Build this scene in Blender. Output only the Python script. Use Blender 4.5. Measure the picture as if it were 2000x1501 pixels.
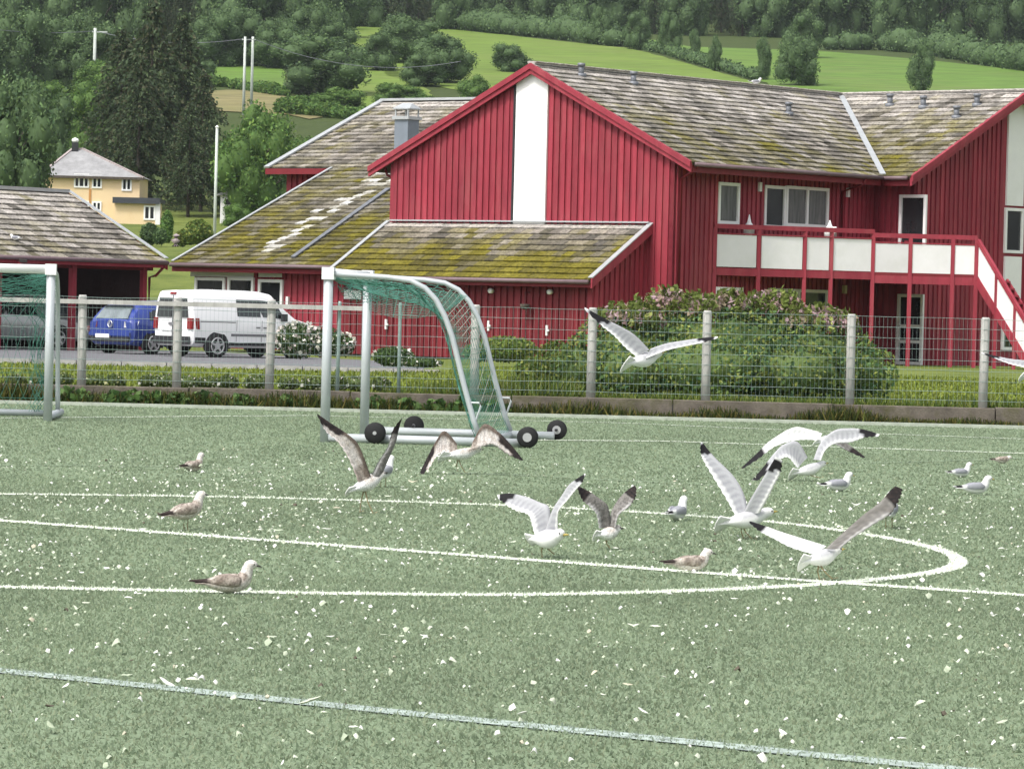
import bpy, math, random
import numpy as np
from mathutils import Vector, Matrix, noise

for o in list(bpy.data.objects):
    bpy.data.objects.remove(o, do_unlink=True)
scene = bpy.context.scene
COL = scene.collection
R = math.radians
random.seed(7)
rng = np.random.default_rng(7)

# ------------------------------------------------------------------ camera
FPX = 8000.0            # focal length in pixels of the 2000 px wide photograph
CAM_H = 1.6
ROLL = 0.025
PITCH = math.atan(150 / FPX)
cam_data = bpy.data.cameras.new('camera')
cam_data.sensor_width = 36.0
cam_data.lens = 36.0 * FPX / 2000.0
cam_data.clip_start = 0.5
cam_data.clip_end = 4000
cam = bpy.data.objects.new('camera', cam_data)
COL.objects.link(cam)
CAM_R = Matrix.Rotation(math.pi / 2 - PITCH, 3, 'X') @ Matrix.Rotation(ROLL, 3, 'Z')
cam.matrix_world = Matrix.Translation((0, 0, CAM_H)) @ CAM_R.to_4x4()
scene.camera = cam

# ------------------------------------------------------------------ sky, sun, exposure
SUN_EL, SUN_AZ = R(56), R(222)      # azimuth measured clockwise from +Y (the view direction)
world = bpy.data.worlds.new('World')
scene.world = world
world.use_nodes = True
wn = world.node_tree.nodes
wl = world.node_tree.links
wn.clear()
sky = wn.new('ShaderNodeTexSky')
sky.sky_type = 'NISHITA'
sky.sun_disc = False
sky.sun_elevation = SUN_EL
sky.sun_rotation = SUN_AZ
sky.air_density = 1.0
sky.dust_density = 4.0
sky.ozone_density = 1.0
hsv = wn.new('ShaderNodeHueSaturation')
hsv.inputs['Saturation'].default_value = 0.28      # an overcast, nearly grey sky
bg = wn.new('ShaderNodeBackground')
bg.inputs['Strength'].default_value = 0.15
wo = wn.new('ShaderNodeOutputWorld')
wl.new(sky.outputs[0], hsv.inputs['Color'])
wl.new(hsv.outputs[0], bg.inputs['Color'])
wl.new(bg.outputs[0], wo.inputs['Surface'])

sun_data = bpy.data.lights.new('sun', 'SUN')
sun_data.energy = 1.7
sun_data.angle = R(10)
sun_data.color = (1.0, 0.96, 0.9)
sun = bpy.data.objects.new('sun', sun_data)
COL.objects.link(sun)
sd = Vector((math.sin(SUN_AZ) * math.cos(SUN_EL), math.cos(SUN_AZ) * math.cos(SUN_EL), math.sin(SUN_EL)))
sun.rotation_euler = sd.to_track_quat('Z', 'Y').to_euler()
sun.location = (0, 0, 60)

scene.view_settings.view_transform = 'Standard'
scene.view_settings.look = 'None'
scene.view_settings.gamma = 1.0
scene.view_settings.exposure = 0.80
scene.view_settings.use_curve_mapping = False
scene.render.engine = 'CYCLES'
scene.render.resolution_x = 1024
scene.render.resolution_y = 768


# ------------------------------------------------------------------ measuring helpers
def ray(px, py):
    return CAM_R @ Vector(((px - 1000) / FPX, -(py - 750.5) / FPX, -1.0))

CAMP = Vector((0, 0, CAM_H))

def P(px, py, D):
    """point on the sight line of a photo pixel, D metres in front of the camera"""
    d = ray(px, py)
    return CAMP + d * (D / d.y)

def G(px, py, z=0.0):
    """where the sight line meets the level z"""
    d = ray(px, py)
    return CAMP + d * ((z - CAM_H) / d.z)

def on_plane(px, py, o, n):
    d = ray(px, py)
    return CAMP + d * ((o - CAMP).dot(n) / d.dot(n))

def srgb(r, g, b):
    f = lambda c: (c / 255 / 12.92) if c / 255 <= 0.04045 else ((c / 255 + 0.055) / 1.055) ** 2.4
    return (f(r), f(g), f(b), 1.0)

def mix(a, b, t):
    return tuple(a[i] * (1 - t) + b[i] * t for i in range(4))

def smooth(x, a=0.0, b=1.0):
    t = max(0.0, min(1.0, (x - a) / (b - a)))
    return t * t * (3 - 2 * t)


# ------------------------------------------------------------------ materials
def new_mat(name):
    m = bpy.data.materials.new(name)
    m.use_nodes = True
    nt = m.node_tree
    return m, nt, nt.nodes['Principled BSDF']

def mat(name, color, rough=0.7, var=0.12, scale=8.0, bump=0.0, bump_scale=60.0, metal=0.0, objcol=False,
        stretch=(1, 1, 1), spec=0.3, dirt=None, dirt_scale=1.2, dirt_amt=0.35, coat=0.0):
    """procedural surface: base colour, two octaves of mottling, optional dirt, optional bump"""
    m, nt, b = new_mat(name)
    N, L = nt.nodes, nt.links
    b.inputs['Roughness'].default_value = rough
    b.inputs['Metallic'].default_value = metal
    b.inputs['Specular IOR Level'].default_value = spec
    b.inputs['Coat Weight'].default_value = coat
    geo = N.new('ShaderNodeNewGeometry')
    mp = N.new('ShaderNodeMapping')
    mp.inputs['Scale'].default_value = stretch
    L.new(geo.outputs['Position'], mp.inputs['Vector'])
    nz = N.new('ShaderNodeTexNoise')
    nz.inputs['Scale'].default_value = scale
    nz.inputs['Detail'].default_value = 6
    nz.inputs['Roughness'].default_value = 0.65
    L.new(mp.outputs[0], nz.inputs['Vector'])
    rp = N.new('ShaderNodeValToRGB')
    rp.color_ramp.elements[0].position = 0.3
    rp.color_ramp.elements[1].position = 0.7
    c = color
    rp.color_ramp.elements[0].color = (c[0] * (1 - var), c[1] * (1 - var), c[2] * (1 - var), 1)
    rp.color_ramp.elements[1].color = (min(1, c[0] * (1 + var)), min(1, c[1] * (1 + var)), min(1, c[2] * (1 + var)), 1)
    L.new(nz.outputs['Fac'], rp.inputs['Fac'])
    out = rp.outputs['Color']
    if dirt:
        n2 = N.new('ShaderNodeTexNoise')
        n2.inputs['Scale'].default_value = dirt_scale
        n2.inputs['Detail'].default_value = 8
        n2.inputs['Roughness'].default_value = 0.7
        L.new(mp.outputs[0], n2.inputs['Vector'])
        r2 = N.new('ShaderNodeValToRGB')
        r2.color_ramp.elements[0].position = 0.48
        r2.color_ramp.elements[1].position = 0.72
        r2.color_ramp.elements[0].color = (0, 0, 0, 1)
        r2.color_ramp.elements[1].color = (dirt_amt, dirt_amt, dirt_amt, 1)
        L.new(n2.outputs['Fac'], r2.inputs['Fac'])
        mx = N.new('ShaderNodeMixRGB')
        mx.inputs['Color2'].default_value = dirt
        L.new(r2.outputs['Color'], mx.inputs['Fac'])
        L.new(out, mx.inputs['Color1'])
        out = mx.outputs['Color']
    if objcol:
        oi = N.new('ShaderNodeObjectInfo')
        mu = N.new('ShaderNodeMixRGB')
        mu.blend_type = 'MULTIPLY'
        mu.inputs['Fac'].default_value = 1
        L.new(out, mu.inputs['Color1'])
        L.new(oi.outputs['Color'], mu.inputs['Color2'])
        out = mu.outputs['Color']
    L.new(out, b.inputs['Base Color'])
    if bump > 0:
        n3 = N.new('ShaderNodeTexNoise')
        n3.inputs['Scale'].default_value = bump_scale
        n3.inputs['Detail'].default_value = 4
        L.new(mp.outputs[0], n3.inputs['Vector'])
        bp = N.new('ShaderNodeBump')
        bp.inputs['Strength'].default_value = bump
        bp.inputs['Distance'].default_value = 0.02
        L.new(n3.outputs['Fac'], bp.inputs['Height'])
        L.new(bp.outputs[0], b.inputs['Normal'])
    return m

def mat_attr(name, rough=0.8, var=0.2, scale=30.0, spec=0.15, objinfo=False, trans=0.0):
    """colour comes from the mesh attribute Col (or the object colour), with fine mottling"""
    m, nt, b = new_mat(name)
    N, L = nt.nodes, nt.links
    b.inputs['Roughness'].default_value = rough
    b.inputs['Specular IOR Level'].default_value = spec
    if objinfo:
        a = N.new('ShaderNodeObjectInfo')
        src = a.outputs['Color']
    else:
        a = N.new('ShaderNodeAttribute')
        a.attribute_name = 'Col'
        src = a.outputs['Color']
    geo = N.new('ShaderNodeNewGeometry')
    nz = N.new('ShaderNodeTexNoise')
    nz.inputs['Scale'].default_value = scale
    nz.inputs['Detail'].default_value = 5
    nz.inputs['Roughness'].default_value = 0.7
    L.new(geo.outputs['Position'], nz.inputs['Vector'])
    mr = N.new('ShaderNodeMapRange')
    mr.inputs['From Min'].default_value = 0.3
    mr.inputs['From Max'].default_value = 0.7
    mr.inputs['To Min'].default_value = 1 - var
    mr.inputs['To Max'].default_value = 1 + var
    L.new(nz.outputs['Fac'], mr.inputs['Value'])
    mu = N.new('ShaderNodeVectorMath')
    mu.operation = 'SCALE'
    L.new(src, mu.inputs[0])
    L.new(mr.outputs[0], mu.inputs['Scale'])
    L.new(mu.outputs[0], b.inputs['Base Color'])
    if trans > 0:
        tr = N.new('ShaderNodeBsdfTranslucent')
        L.new(mu.outputs[0], tr.inputs['Color'])
        ms = N.new('ShaderNodeMixShader')
        ms.inputs['Fac'].default_value = trans
        L.new(b.outputs[0], ms.inputs[1])
        L.new(tr.outputs[0], ms.inputs[2])
        L.new(ms.outputs[0], N['Material Output'].inputs['Surface'])
    return m

M = {}
M['red'] = mat('red_paint', (0.275, 0.032, 0.050, 1), 0.6, 0.2, 3.0, 0.25, 40, objcol=True, stretch=(1, 1, 0.25),
               dirt=(0.34, 0.085, 0.09, 1), dirt_scale=2.2, dirt_amt=0.55)
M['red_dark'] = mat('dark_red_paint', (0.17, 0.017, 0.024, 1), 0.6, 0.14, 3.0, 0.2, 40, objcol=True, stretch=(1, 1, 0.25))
M['shaded_wood'] = mat('shade_darkened_wood', (0.030, 0.014, 0.014, 1), 0.8, 0.25, 3, 0.3, 40, objcol=True, stretch=(1, 1, 0.2))  # wood colour darkened to paint in the shade inside the carport
M['white'] = mat('white_paint', (0.80, 0.80, 0.79, 1), 0.5, 0.03, 2.0, 0.05, 30, dirt=(0.55, 0.56, 0.52, 1), dirt_amt=0.2)
M['panel'] = mat('white_balcony_panel', (0.74, 0.73, 0.74, 1), 0.5, 0.04, 1.5, 0, dirt=(0.5, 0.52, 0.45, 1), dirt_amt=0.3, objcol=True)
M['glass'] = mat('window_glass', (0.018, 0.02, 0.022, 1), 0.06, 0.3, 1.2, spec=0.6)
M['curtain_glass'] = mat('curtained_glass', (0.10, 0.10, 0.10, 1), 0.12, 0.5, 3.0, spec=0.6, stretch=(3, 3, 0.4))
M['slab'] = mat('roof_underlay', (0.09, 0.08, 0.07, 1), 0.9, 0.2, 4)
M['tile_a'] = mat_attr('roof_tile_field', 0.9, 0.65, 11)
M['tile_o'] = mat_attr('roof_tile_single', 0.9, 0.65, 11, objinfo=True)
M['metal'] = mat('pale_flashing', (0.43, 0.45, 0.46, 1), 0.4, 0.1, 3, metal=0.3)
M['greymetal'] = mat('grey_flashing', (0.17, 0.18, 0.20, 1), 0.5, 0.2, 4, metal=0.2)
M['gutter'] = mat('gutter_metal', (0.16, 0.11, 0.12, 1), 0.5, 0.15, 4)
M['chimney'] = mat('chimney_sheet', (0.20, 0.23, 0.27, 1), 0.5, 0.08, 3, metal=0.2)
M['alu'] = mat('goal_aluminium', (0.44, 0.47, 0.49, 1), 0.45, 0.08, 5, metal=0.15, dirt=(0.36, 0.4, 0.38, 1), dirt_amt=0.4, dirt_scale=5)
M['rubber'] = mat('black_rubber', (0.012, 0.012, 0.013, 1), 0.7, 0.2, 20)
M['rim'] = mat('grey_rim', (0.42, 0.42, 0.43, 1), 0.4, 0.1, 20, metal=0.4)
M['net'] = mat('green_net', (0.07, 0.21, 0.165, 1), 0.8, 0.25, 15)
M['netpale'] = mat('pale_net', (0.36, 0.36, 0.30, 1), 0.8, 0.25, 15)
M['post'] = mat('weathered_post', (0.40, 0.39, 0.37, 1), 0.8, 0.2, 10, 0.3, 50, stretch=(1, 1, 0.2), dirt=(0.2, 0.2, 0.17, 1), dirt_amt=0.5, dirt_scale=4)
M['wire'] = mat('fence_wire', (0.24, 0.31, 0.29, 1), 0.5, 0.1, 5, metal=0.2)
M['kerb'] = mat('mossy_kerb', (0.125, 0.108, 0.088, 1), 0.9, 0.35, 5, 0.5, 40, dirt=(0.075, 0.078, 0.02, 1), dirt_amt=0.9, dirt_scale=2.6)
M['strip'] = mat('edge_strip_paint', (0.36, 0.39, 0.33, 1), 0.8, 0.2, 8, 0.2, 60)
M['line'] = mat('line_paint', (0.62, 0.66, 0.56, 1), 0.85, 0.2, 30)
M['asphalt'] = mat('asphalt', (0.13, 0.13, 0.14, 1), 0.85, 0.12, 3, 0.2, 80, dirt=(0.2, 0.2, 0.2, 1), dirt_amt=0.4)
M['foliage'] = mat_attr('foliage', 0.7, 0.15, 2.0, 0.2, trans=0.28)
M['bark'] = mat('bark', (0.075, 0.062, 0.05, 1), 0.9, 0.3, 6, 0.5, 20, stretch=(1, 1, 0.2))
M['feather'] = mat_attr('plumage', 0.75, 0.07, 60, 0.15)
M['juvfeather'] = mat_attr('mottled_plumage', 0.8, 0.55, 85, 0.1)
M['grass'] = mat_attr('grass_blades', 0.8, 0.1, 3, 0.1, trans=0.15)
M['pile'] = mat_attr('turf_fibre', 0.8, 0.1, 3, 0.1, trans=0.45)
M['bill'] = mat('bill', (0.38, 0.30, 0.09, 1), 0.5, 0.1, 50)
M['darkbill'] = mat('dark_bill', (0.05, 0.045, 0.04, 1), 0.5, 0.1, 50)
M['eye'] = mat('eye', (0.008, 0.008, 0.008, 1), 0.2, 0.0)
M['leg'] = mat('bird_leg', (0.20, 0.17, 0.09, 1), 0.6, 0.1, 50)
M['vanwhite'] = mat('van_paint', (0.80, 0.80, 0.81, 1), 0.25, 0.02, 1, coat=0.5, spec=0.5)
M['blue'] = mat('blue_car_paint', (0.022, 0.045, 0.23, 1), 0.22, 0.05, 1, coat=0.6, spec=0.5)
M['silver'] = mat('silver_car_paint', (0.30, 0.32, 0.33, 1), 0.3, 0.05, 1, metal=0.3, coat=0.5)
M['trim'] = mat('black_trim', (0.025, 0.025, 0.028, 1), 0.6, 0.15, 8)
M['greytrim'] = mat('grey_trim', (0.17, 0.17, 0.18, 1), 0.6, 0.1, 8)
M['carglass'] = mat('car_glass', (0.02, 0.024, 0.026, 1), 0.05, 0.2, 2, spec=0.8)
M['bluecarglass'] = mat('rear_car_glass', (0.16, 0.19, 0.20, 1), 0.05, 0.3, 3, spec=0.8)
M['taillight'] = mat('tail_light', (0.20, 0.014, 0.016, 1), 0.2, 0.1, 20)
M['chrome'] = mat('chrome', (0.6, 0.62, 0.64, 1), 0.2, 0.05, 5, metal=0.8)
M['yellow'] = mat('yellow_render', (0.70, 0.54, 0.33, 1), 0.85, 0.06, 0.6, 0.1, 20, dirt=(0.5, 0.33, 0.15, 1), dirt_amt=0.3)
M['slate'] = mat('slate_roof', (0.26, 0.26, 0.265, 1), 0.85, 0.25, 1.5, 0.3, 10)
M['slate2'] = mat('dark_flat_roof', (0.045, 0.05, 0.06, 1), 0.7, 0.2, 1.5)
M['hip'] = mat('hip_tile', (0.34, 0.29, 0.285, 1), 0.85, 0.2, 3)
M['pole'] = mat('pale_pole', (0.48, 0.52, 0.48, 1), 0.6, 0.12, 2)
M['flake'] = mat_attr('litter', 0.8, 0.1, 40, 0.1)
M['stone'] = mat('garden_stone', (0.34, 0.33, 0.32, 1), 0.9, 0.2, 5, 0.3, 20)


# ------------------------------------------------------------------ mesh helpers
class MB:
    def __init__(s):
        s.v, s.f, s.c = [], [], []
    def add(s, verts, faces, col=None):
        k = len(s.v)
        s.v += [Vector(p) for p in verts]
        s.f += [[i + k for i in f] for f in faces]
        if col is not None:
            s.c += [col] * len(verts) if isinstance(col[0], (int, float)) else list(col)
        return s
    def hexa(s, p, col=None):
        """8 corners: 4 bottom (ccw), 4 top"""
        return s.add(p, [(3, 2, 1, 0), (4, 5, 6, 7), (0, 1, 5, 4), (1, 2, 6, 5), (2, 3, 7, 6), (3, 0, 4, 7)], col)
    def obox(s, c, ax, ay, az, col=None):
        """box: centre and three half-extent vectors"""
        c, ax, ay, az = Vector(c), Vector(ax), Vector(ay), Vector(az)
        return s.hexa([c - ax - ay - az, c + ax - ay - az, c + ax + ay - az, c - ax + ay - az,
                       c - ax - ay + az, c + ax - ay + az, c + ax + ay + az, c - ax + ay + az], col)
    def box(s, x0, x1, y0, y1, z0, z1, col=None):
        return s.hexa([(x0, y0, z0), (x1, y0, z0), (x1, y1, z0), (x0, y1, z0), (x0, y0, z1), (x1, y0, z1), (x1, y1, z1), (x0, y1, z1)], col)
    def bar(s, a, b, w, h, up=(0, 0, 1), col=None):
        """rectangular bar from a to b, w across, h along up"""
        a, b = Vector(a), Vector(b)
        d = (b - a).normalized()
        up = Vector(up)
        side = d.cross(up)
        if side.length < 1e-5:
            side = d.cross(Vector((1, 0, 0)))
        side.normalize()
        u2 = side.cross(d).normalized()
        return s.obox((a + b) / 2, (b - a) / 2, side * w / 2, u2 * h / 2, col)
    def prism(s, pts, ext, col=None):
        """polygon extruded by a vector"""
        pts = [Vector(p) for p in pts]
        e = Vector(ext)
        n = len(pts)
        f = [list(range(n))[::-1], [i + n for i in range(n)]]
        for i in range(n):
            j = (i + 1) % n
            f.append([i, j, j + n, i + n])
        return s.add(pts + [p + e for p in pts], f, col)
    def tube(s, path, r, n=8, col=None, cap=True):
        path = [Vector(p) for p in path]
        rs = r if isinstance(r, (list, tuple)) else [r] * len(path)
        vs, fs = [], []
        ref = Vector((0, 0, 1))
        for i, p in enumerate(path):
            t = (path[min(i + 1, len(path) - 1)] - path[max(i - 1, 0)]).normalized()
            a = t.cross(ref)
            if a.length < 0.05:
                a = t.cross(Vector((1, 0, 0)))
            a.normalize()
            b = t.cross(a).normalized()
            for k in range(n):
                an = 2 * math.pi * k / n
                vs.append(p + (a * math.cos(an) + b * math.sin(an)) * rs[i])
        for i in range(len(path) - 1):
            for k in range(n):
                k2 = (k + 1) % n
                fs.append([i * n + k, i * n + k2, (i + 1) * n + k2, (i + 1) * n + k])
        if cap:
            fs.append(list(range(n))[::-1])
            fs.append([(len(path) - 1) * n + k for k in range(n)])
        return s.add(vs, fs, col)
    def cyl(s, c, axis, r, h, n=16, col=None):
        c, axis = Vector(c), Vector(axis).normalized()
        return s.tube([c - axis * h / 2, c + axis * h / 2], r, n, col)
    def build(s, name, material, parent=None, smooth_=False, base=None):
        off = Vector((0, 0, 0))
        if base is not None:
            off = Vector(base)
        elif parent is not None:
            off = root_loc(parent)
        me = bpy.data.meshes.new(name)
        me.from_pydata([p - off for p in s.v], [], s.f)
        if s.c:
            at = me.attributes.new('Col', 'FLOAT_COLOR', 'POINT')
            at.data.foreach_set('color', np.array(s.c, dtype=np.float32).ravel())
        me.materials.append(material)
        if smooth_:
            me.polygons.foreach_set('use_smooth', [True] * len(me.polygons))
        me.update()
        o = bpy.data.objects.new(name, me)
        COL.objects.link(o)
        if parent is not None:
            o.parent = parent
        elif base is not None:
            o.location = off
        return o

def root_loc(o):
    while o.parent:
        o = o.parent
    return Vector(o.location)

def tag(o, label=None, cat=None, group=None, kind=None):
    if label: o['label'] = label
    if cat: o['category'] = cat
    if group: o['group'] = group
    if kind: o['kind'] = kind
    return o

def thing(name, loc, label, cat, group=None):
    o = bpy.data.objects.new(name, None)
    o.empty_display_size = 0.2
    o.location = loc
    COL.objects.link(o)
    return tag(o, label, cat, group)

def copy_tree(o, parent=None):
    c = o.copy()
    COL.objects.link(c)
    c.parent = parent
    for ch in list(o.children):
        copy_tree(ch, c)
    return c

def np_mesh(name, verts, faces, material, cols=None, parent=None):
    """verts (n,3), faces (m,k)"""
    me = bpy.data.meshes.new(name)
    n, m, k = len(verts), len(faces), faces.shape[1]
    me.vertices.add(n)
    me.vertices.foreach_set('co', np.asarray(verts, np.float32).ravel())
    me.loops.add(m * k)
    me.loops.foreach_set('vertex_index', np.asarray(faces, np.int32).ravel())
    me.polygons.add(m)
    me.polygons.foreach_set('loop_start', np.arange(0, m * k, k, dtype=np.int32))
    me.update(calc_edges=True)
    if cols is not None:
        at = me.attributes.new('Col', 'FLOAT_COLOR', 'POINT')
        at.data.foreach_set('color', np.asarray(cols, np.float32).ravel())
    me.materials.append(material)
    o = bpy.data.objects.new(name, me)
    COL.objects.link(o)
    if parent is not None:
        o.parent = parent
    return o


# ------------------------------------------------------------------ terrain
E_TAB = [(60, None), (140, -74), (170, 0), (200, 85), (250, 122), (300, 150), (350, 230), (400, 330), (450, 405), (500, 455),
         (560, 500), (640, 540), (720, 585), (800, 630), (950, 720), (1300, 860)]

def terrain(X, D):
    """height of the land behind the pitch"""
    flat = 0.08 + 0.14 * smooth(X, -4, 2)
    if D <= 140:
        return flat
    for (d0, e0), (d1, e1) in zip(E_TAB[1:], E_TAB[2:]):
        if D <= d1:
            z0, z1 = CAM_H + e0 * d0 / FPX, CAM_H + e1 * d1 / FPX
            t = (D - d0) / (d1 - d0)
            z = z0 + (z1 - z0) * t
            break
    else:
        z = CAM_H + 860 * 1300 / FPX
    return z + (flat - 0.3) * smooth(D, 180, 140)

def hit_terrain(px, py):
    d = ray(px, py)
    D = 140.0
    while D < 1250:
        p = CAMP + d * (D / d.y)
        if p.z < terrain(p.x, D):
            return p
        D += 1.5
    return CAMP + d * (1250 / d.y)

KERB_D = 61.0
# the playing field
g = MB()
g.add([(-70, -40, 0), (70, -40, 0), (70, KERB_D, 0), (-70, KERB_D, 0)], [(0, 1, 2, 3)])
m, nt, b = new_mat('artificial_turf')
N, L = nt.nodes, nt.links
geo = N.new('ShaderNodeNewGeometry')
n1 = N.new('ShaderNodeTexNoise'); n1.inputs['Scale'].default_value = 35; n1.inputs['Detail'].default_value = 4
n2 = N.new('ShaderNodeTexNoise'); n2.inputs['Scale'].default_value = 0.8; n2.inputs['Detail'].default_value = 6
L.new(geo.outputs['Position'], n1.inputs['Vector']); L.new(geo.outputs['Position'], n2.inputs['Vector'])
r1 = N.new('ShaderNodeValToRGB')
r1.color_ramp.elements[0].color = (0.150, 0.195, 0.126, 1); r1.color_ramp.elements[1].color = (0.205, 0.260, 0.172, 1)
r1.color_ramp.elements[0].position = 0.3; r1.color_ramp.elements[1].position = 0.7
r2 = N.new('ShaderNodeValToRGB')
r2.color_ramp.elements[0].color = (0.85, 0.88, 0.82, 1); r2.color_ramp.elements[1].color = (1.1, 1.1, 1.1, 1)
L.new(n1.outputs[0], r1.inputs[0]); L.new(n2.outputs[0], r2.inputs[0])
mu = N.new('ShaderNodeMixRGB'); mu.blend_type = 'MULTIPLY'; mu.inputs[0].default_value = 1
L.new(r1.outputs[0], mu.inputs[1]); L.new(r2.outputs[0], mu.inputs[2]); L.new(mu.outputs[0], b.inputs['Base Color'])
b.inputs['Roughness'].default_value = 0.95; b.inputs['Specular IOR Level'].default_value = 0.1
tag(g.build('pitch', m), 'green artificial turf playing field', kind='structure')

# the land behind the kerb, up the hillside
Ds = [KERB_D + 0.13] + list(range(66, 140, 6)) + [140, 150, 160, 170, 185, 200, 225, 250, 275, 300] + sorted(set(list(range(325, 1301, 25)) + [560, 640, 720]))
Xs = list(range(-400, -40, 20)) + list(np.arange(-40, 41, 2.0)) + list(range(60, 401, 20))
vs = [(x, d, terrain(x, d)) for d in Ds for x in Xs]
nx = len(Xs)
fs = [(i * nx + j, i * nx + j + 1, (i + 1) * nx + j + 1, (i + 1) * nx + j) for i in range(len(Ds) - 1) for j in range(nx - 1)]
m, nt, b = new_mat('rough_grass_land')
N, L = nt.nodes, nt.links
geo = N.new('ShaderNodeNewGeometry')
n1 = N.new('ShaderNodeTexNoise'); n1.inputs['Scale'].default_value = 0.35; n1.inputs['Detail'].default_value = 10; n1.inputs['Roughness'].default_value = 0.7
L.new(geo.outputs['Position'], n1.inputs['Vector'])
r1 = N.new('ShaderNodeValToRGB')
r1.color_ramp.elements[0].color = (0.075, 0.105, 0.022, 1); r1.color_ramp.elements[1].color = (0.17, 0.20, 0.05, 1)
r1.color_ramp.elements[0].position = 0.35; r1.color_ramp.elements[1].position = 0.68
L.new(n1.outputs[0], r1.inputs[0])
# beyond 330 m the ground is the floor of scrub and wood
sx = N.new('ShaderNodeSeparateXYZ'); L.new(geo.outputs['Position'], sx.inputs[0])
mr = N.new('ShaderNodeMapRange'); mr.inputs['From Min'].default_value = 300; mr.inputs['From Max'].default_value = 360
L.new(sx.outputs['Y'], mr.inputs['Value'])
r2 = N.new('ShaderNodeValToRGB')
r2.color_ramp.elements[0].color = (0.03, 0.045, 0.018, 1); r2.color_ramp.elements[1].color = (0.075, 0.10, 0.03, 1)
L.new(n1.outputs[0], r2.inputs[0])
mx = N.new('ShaderNodeMixRGB'); L.new(mr.outputs[0], mx.inputs[0]); L.new(r1.outputs[0], mx.inputs[1]); L.new(r2.outputs[0], mx.inputs[2])
L.new(mx.outputs[0], b.inputs['Base Color'])
b.inputs['Roughness'].default_value = 0.95; b.inputs['Specular IOR Level'].default_value = 0.1
bp = N.new('ShaderNodeBump'); bp.inputs['Strength'].default_value = 0.6; bp.inputs['Distance'].default_value = 0.1
n3 = N.new('ShaderNodeTexNoise'); n3.inputs['Scale'].default_value = 6; n3.inputs['Detail'].default_value = 6
L.new(geo.outputs['Position'], n3.inputs['Vector']); L.new(n3.outputs[0], bp.inputs['Height']); L.new(bp.outputs[0], b.inputs['Normal'])
tag(MB().add(vs, fs).build('ground', m, smooth_=True), 'grassy land rising to a wooded hillside', kind='structure')

def land_patch(name, label, pix, material, lift):
    """a field on the hillside whose outline is followed on the terrain"""
    pts = [hit_terrain(*p) for p in pix]
    poly = [(p.x, p.y) for p in pts]
    d0, d1 = min(p[1] for p in poly), max(p[1] for p in poly)
    rows = np.array(sorted(set(list(np.arange(d0 + 0.05, d1, 2.5)) + [float(e) for e in Ds if d0 < e < d1])))
    mb = MB()
    prev = None
    for d in rows:
        xs = []
        for (x0, y0), (x1, y1) in zip(poly, poly[1:] + poly[:1]):
            if (y0 - d) * (y1 - d) < 0:
                xs.append(x0 + (x1 - x0) * (d - y0) / (y1 - y0))
        if len(xs) < 2:
            prev = None
            continue
        a, b_ = min(xs), max(xs)
        w = 0.6 * noise.noise((a * 0.1, d * 0.2, 3)); a += w; b_ += w
        cur = [(a + (b_ - a) * k / 8, d, terrain(a + (b_ - a) * k / 8, d) + lift) for k in range(9)]
        if prev:
            for k in range(8):
                mb.add([prev[k], prev[k + 1], cur[k + 1], cur[k]], [(0, 1, 2, 3)])
        prev = cur
    return tag(mb.build(name, material), label, kind='structure')

def field_mat(name, c0, c1):
    return mat(name, mix(c0, c1, 0.5), 0.95, 0.34, 0.5, 0.5, 3, stretch=(0.35, 1, 1), dirt=mix(c1, (0.16, 0.15, 0.06, 1), 0.45), dirt_scale=0.09, dirt_amt=0.75)
M['field_a'] = field_mat('mown_field', (0.090, 0.160, 0.014, 1), (0.135, 0.19, 0.034, 1))
M['field_b'] = field_mat('bright_field', (0.072, 0.150, 0.016, 1), (0.105, 0.172, 0.028, 1))
M['bare'] = field_mat('bare_earth', (0.20, 0.15, 0.085, 1), (0.15, 0.16, 0.05, 1))
land_patch('meadow', 'bright green meadow left of the round tree', [(395, 105), (440, 95), (550, 125), (560, 170), (520, 190), (430, 168)], M['field_b'], 0.06)
land_patch('meadow', 'long yellow-green meadow above the red gable', [(670, 46), (760, 48), (900, 60), (1080, 80), (1230, 96), (1350, 128), (1490, 168), (1500, 215), (1000, 200), (900, 180), (760, 150), (690, 90)], M['field_a'], 0.06)
land_patch('meadow', 'bright green meadow above the right-hand roof', [(1205, 75), (1290, 80), (1420, 108), (1590, 100), (1800, 118), (2100, 150), (2600, 165), (2600, 245), (2100, 235), (1530, 225), (1500, 165), (1350, 120), (1235, 92)], M['field_b'], 0.09)
land_patch('meadow', 'small green meadow between the hillside trees', [(700, 120), (770, 140), (840, 180), (850, 215), (700, 225), (640, 195)], M['field_a'], 0.06)
land_patch('bare_slope', 'strip of bare brown earth on the hillside', [(400, 182), (450, 176), (530, 186), (600, 200), (690, 205), (690, 222), (600, 236), (540, 222), (420, 222)], M['bare'], 0.09)
land_patch('bare_slope', 'pale dry grass patch at the left edge of hillside', [(-60, 118), (20, 115), (60, 135), (50, 155), (-60, 150)], M['bare'], 0.09)

# car park in front of the carport
pk = MB()
pl = [(-26, 93), (-1.6, 91), (-1.2, 104), (-6, 112), (-9, 118.5), (-26, 122)]
pk.add([(x, y, 0.115) for x, y in pl], [list(range(len(pl)))])
tag(pk.build('car_park', M['asphalt']), 'grey asphalt car park', kind='structure')
pk = MB()
for a, b_ in zip(pl[:1], pl[1:2]):
    n = 24
    for k in range(n):
        p, q = Vector((*a, 0.10)).lerp(Vector((*b_, 0.10)), k / n), Vector((*a, 0.10)).lerp(Vector((*b_, 0.10)), (k + 0.97) / n)
        pk.bar(p, q, 0.14, 0.16)
tag(pk.build('kerbstones', M['stone']), 'pale kerbstones along the front of the car park', kind='structure')

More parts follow.
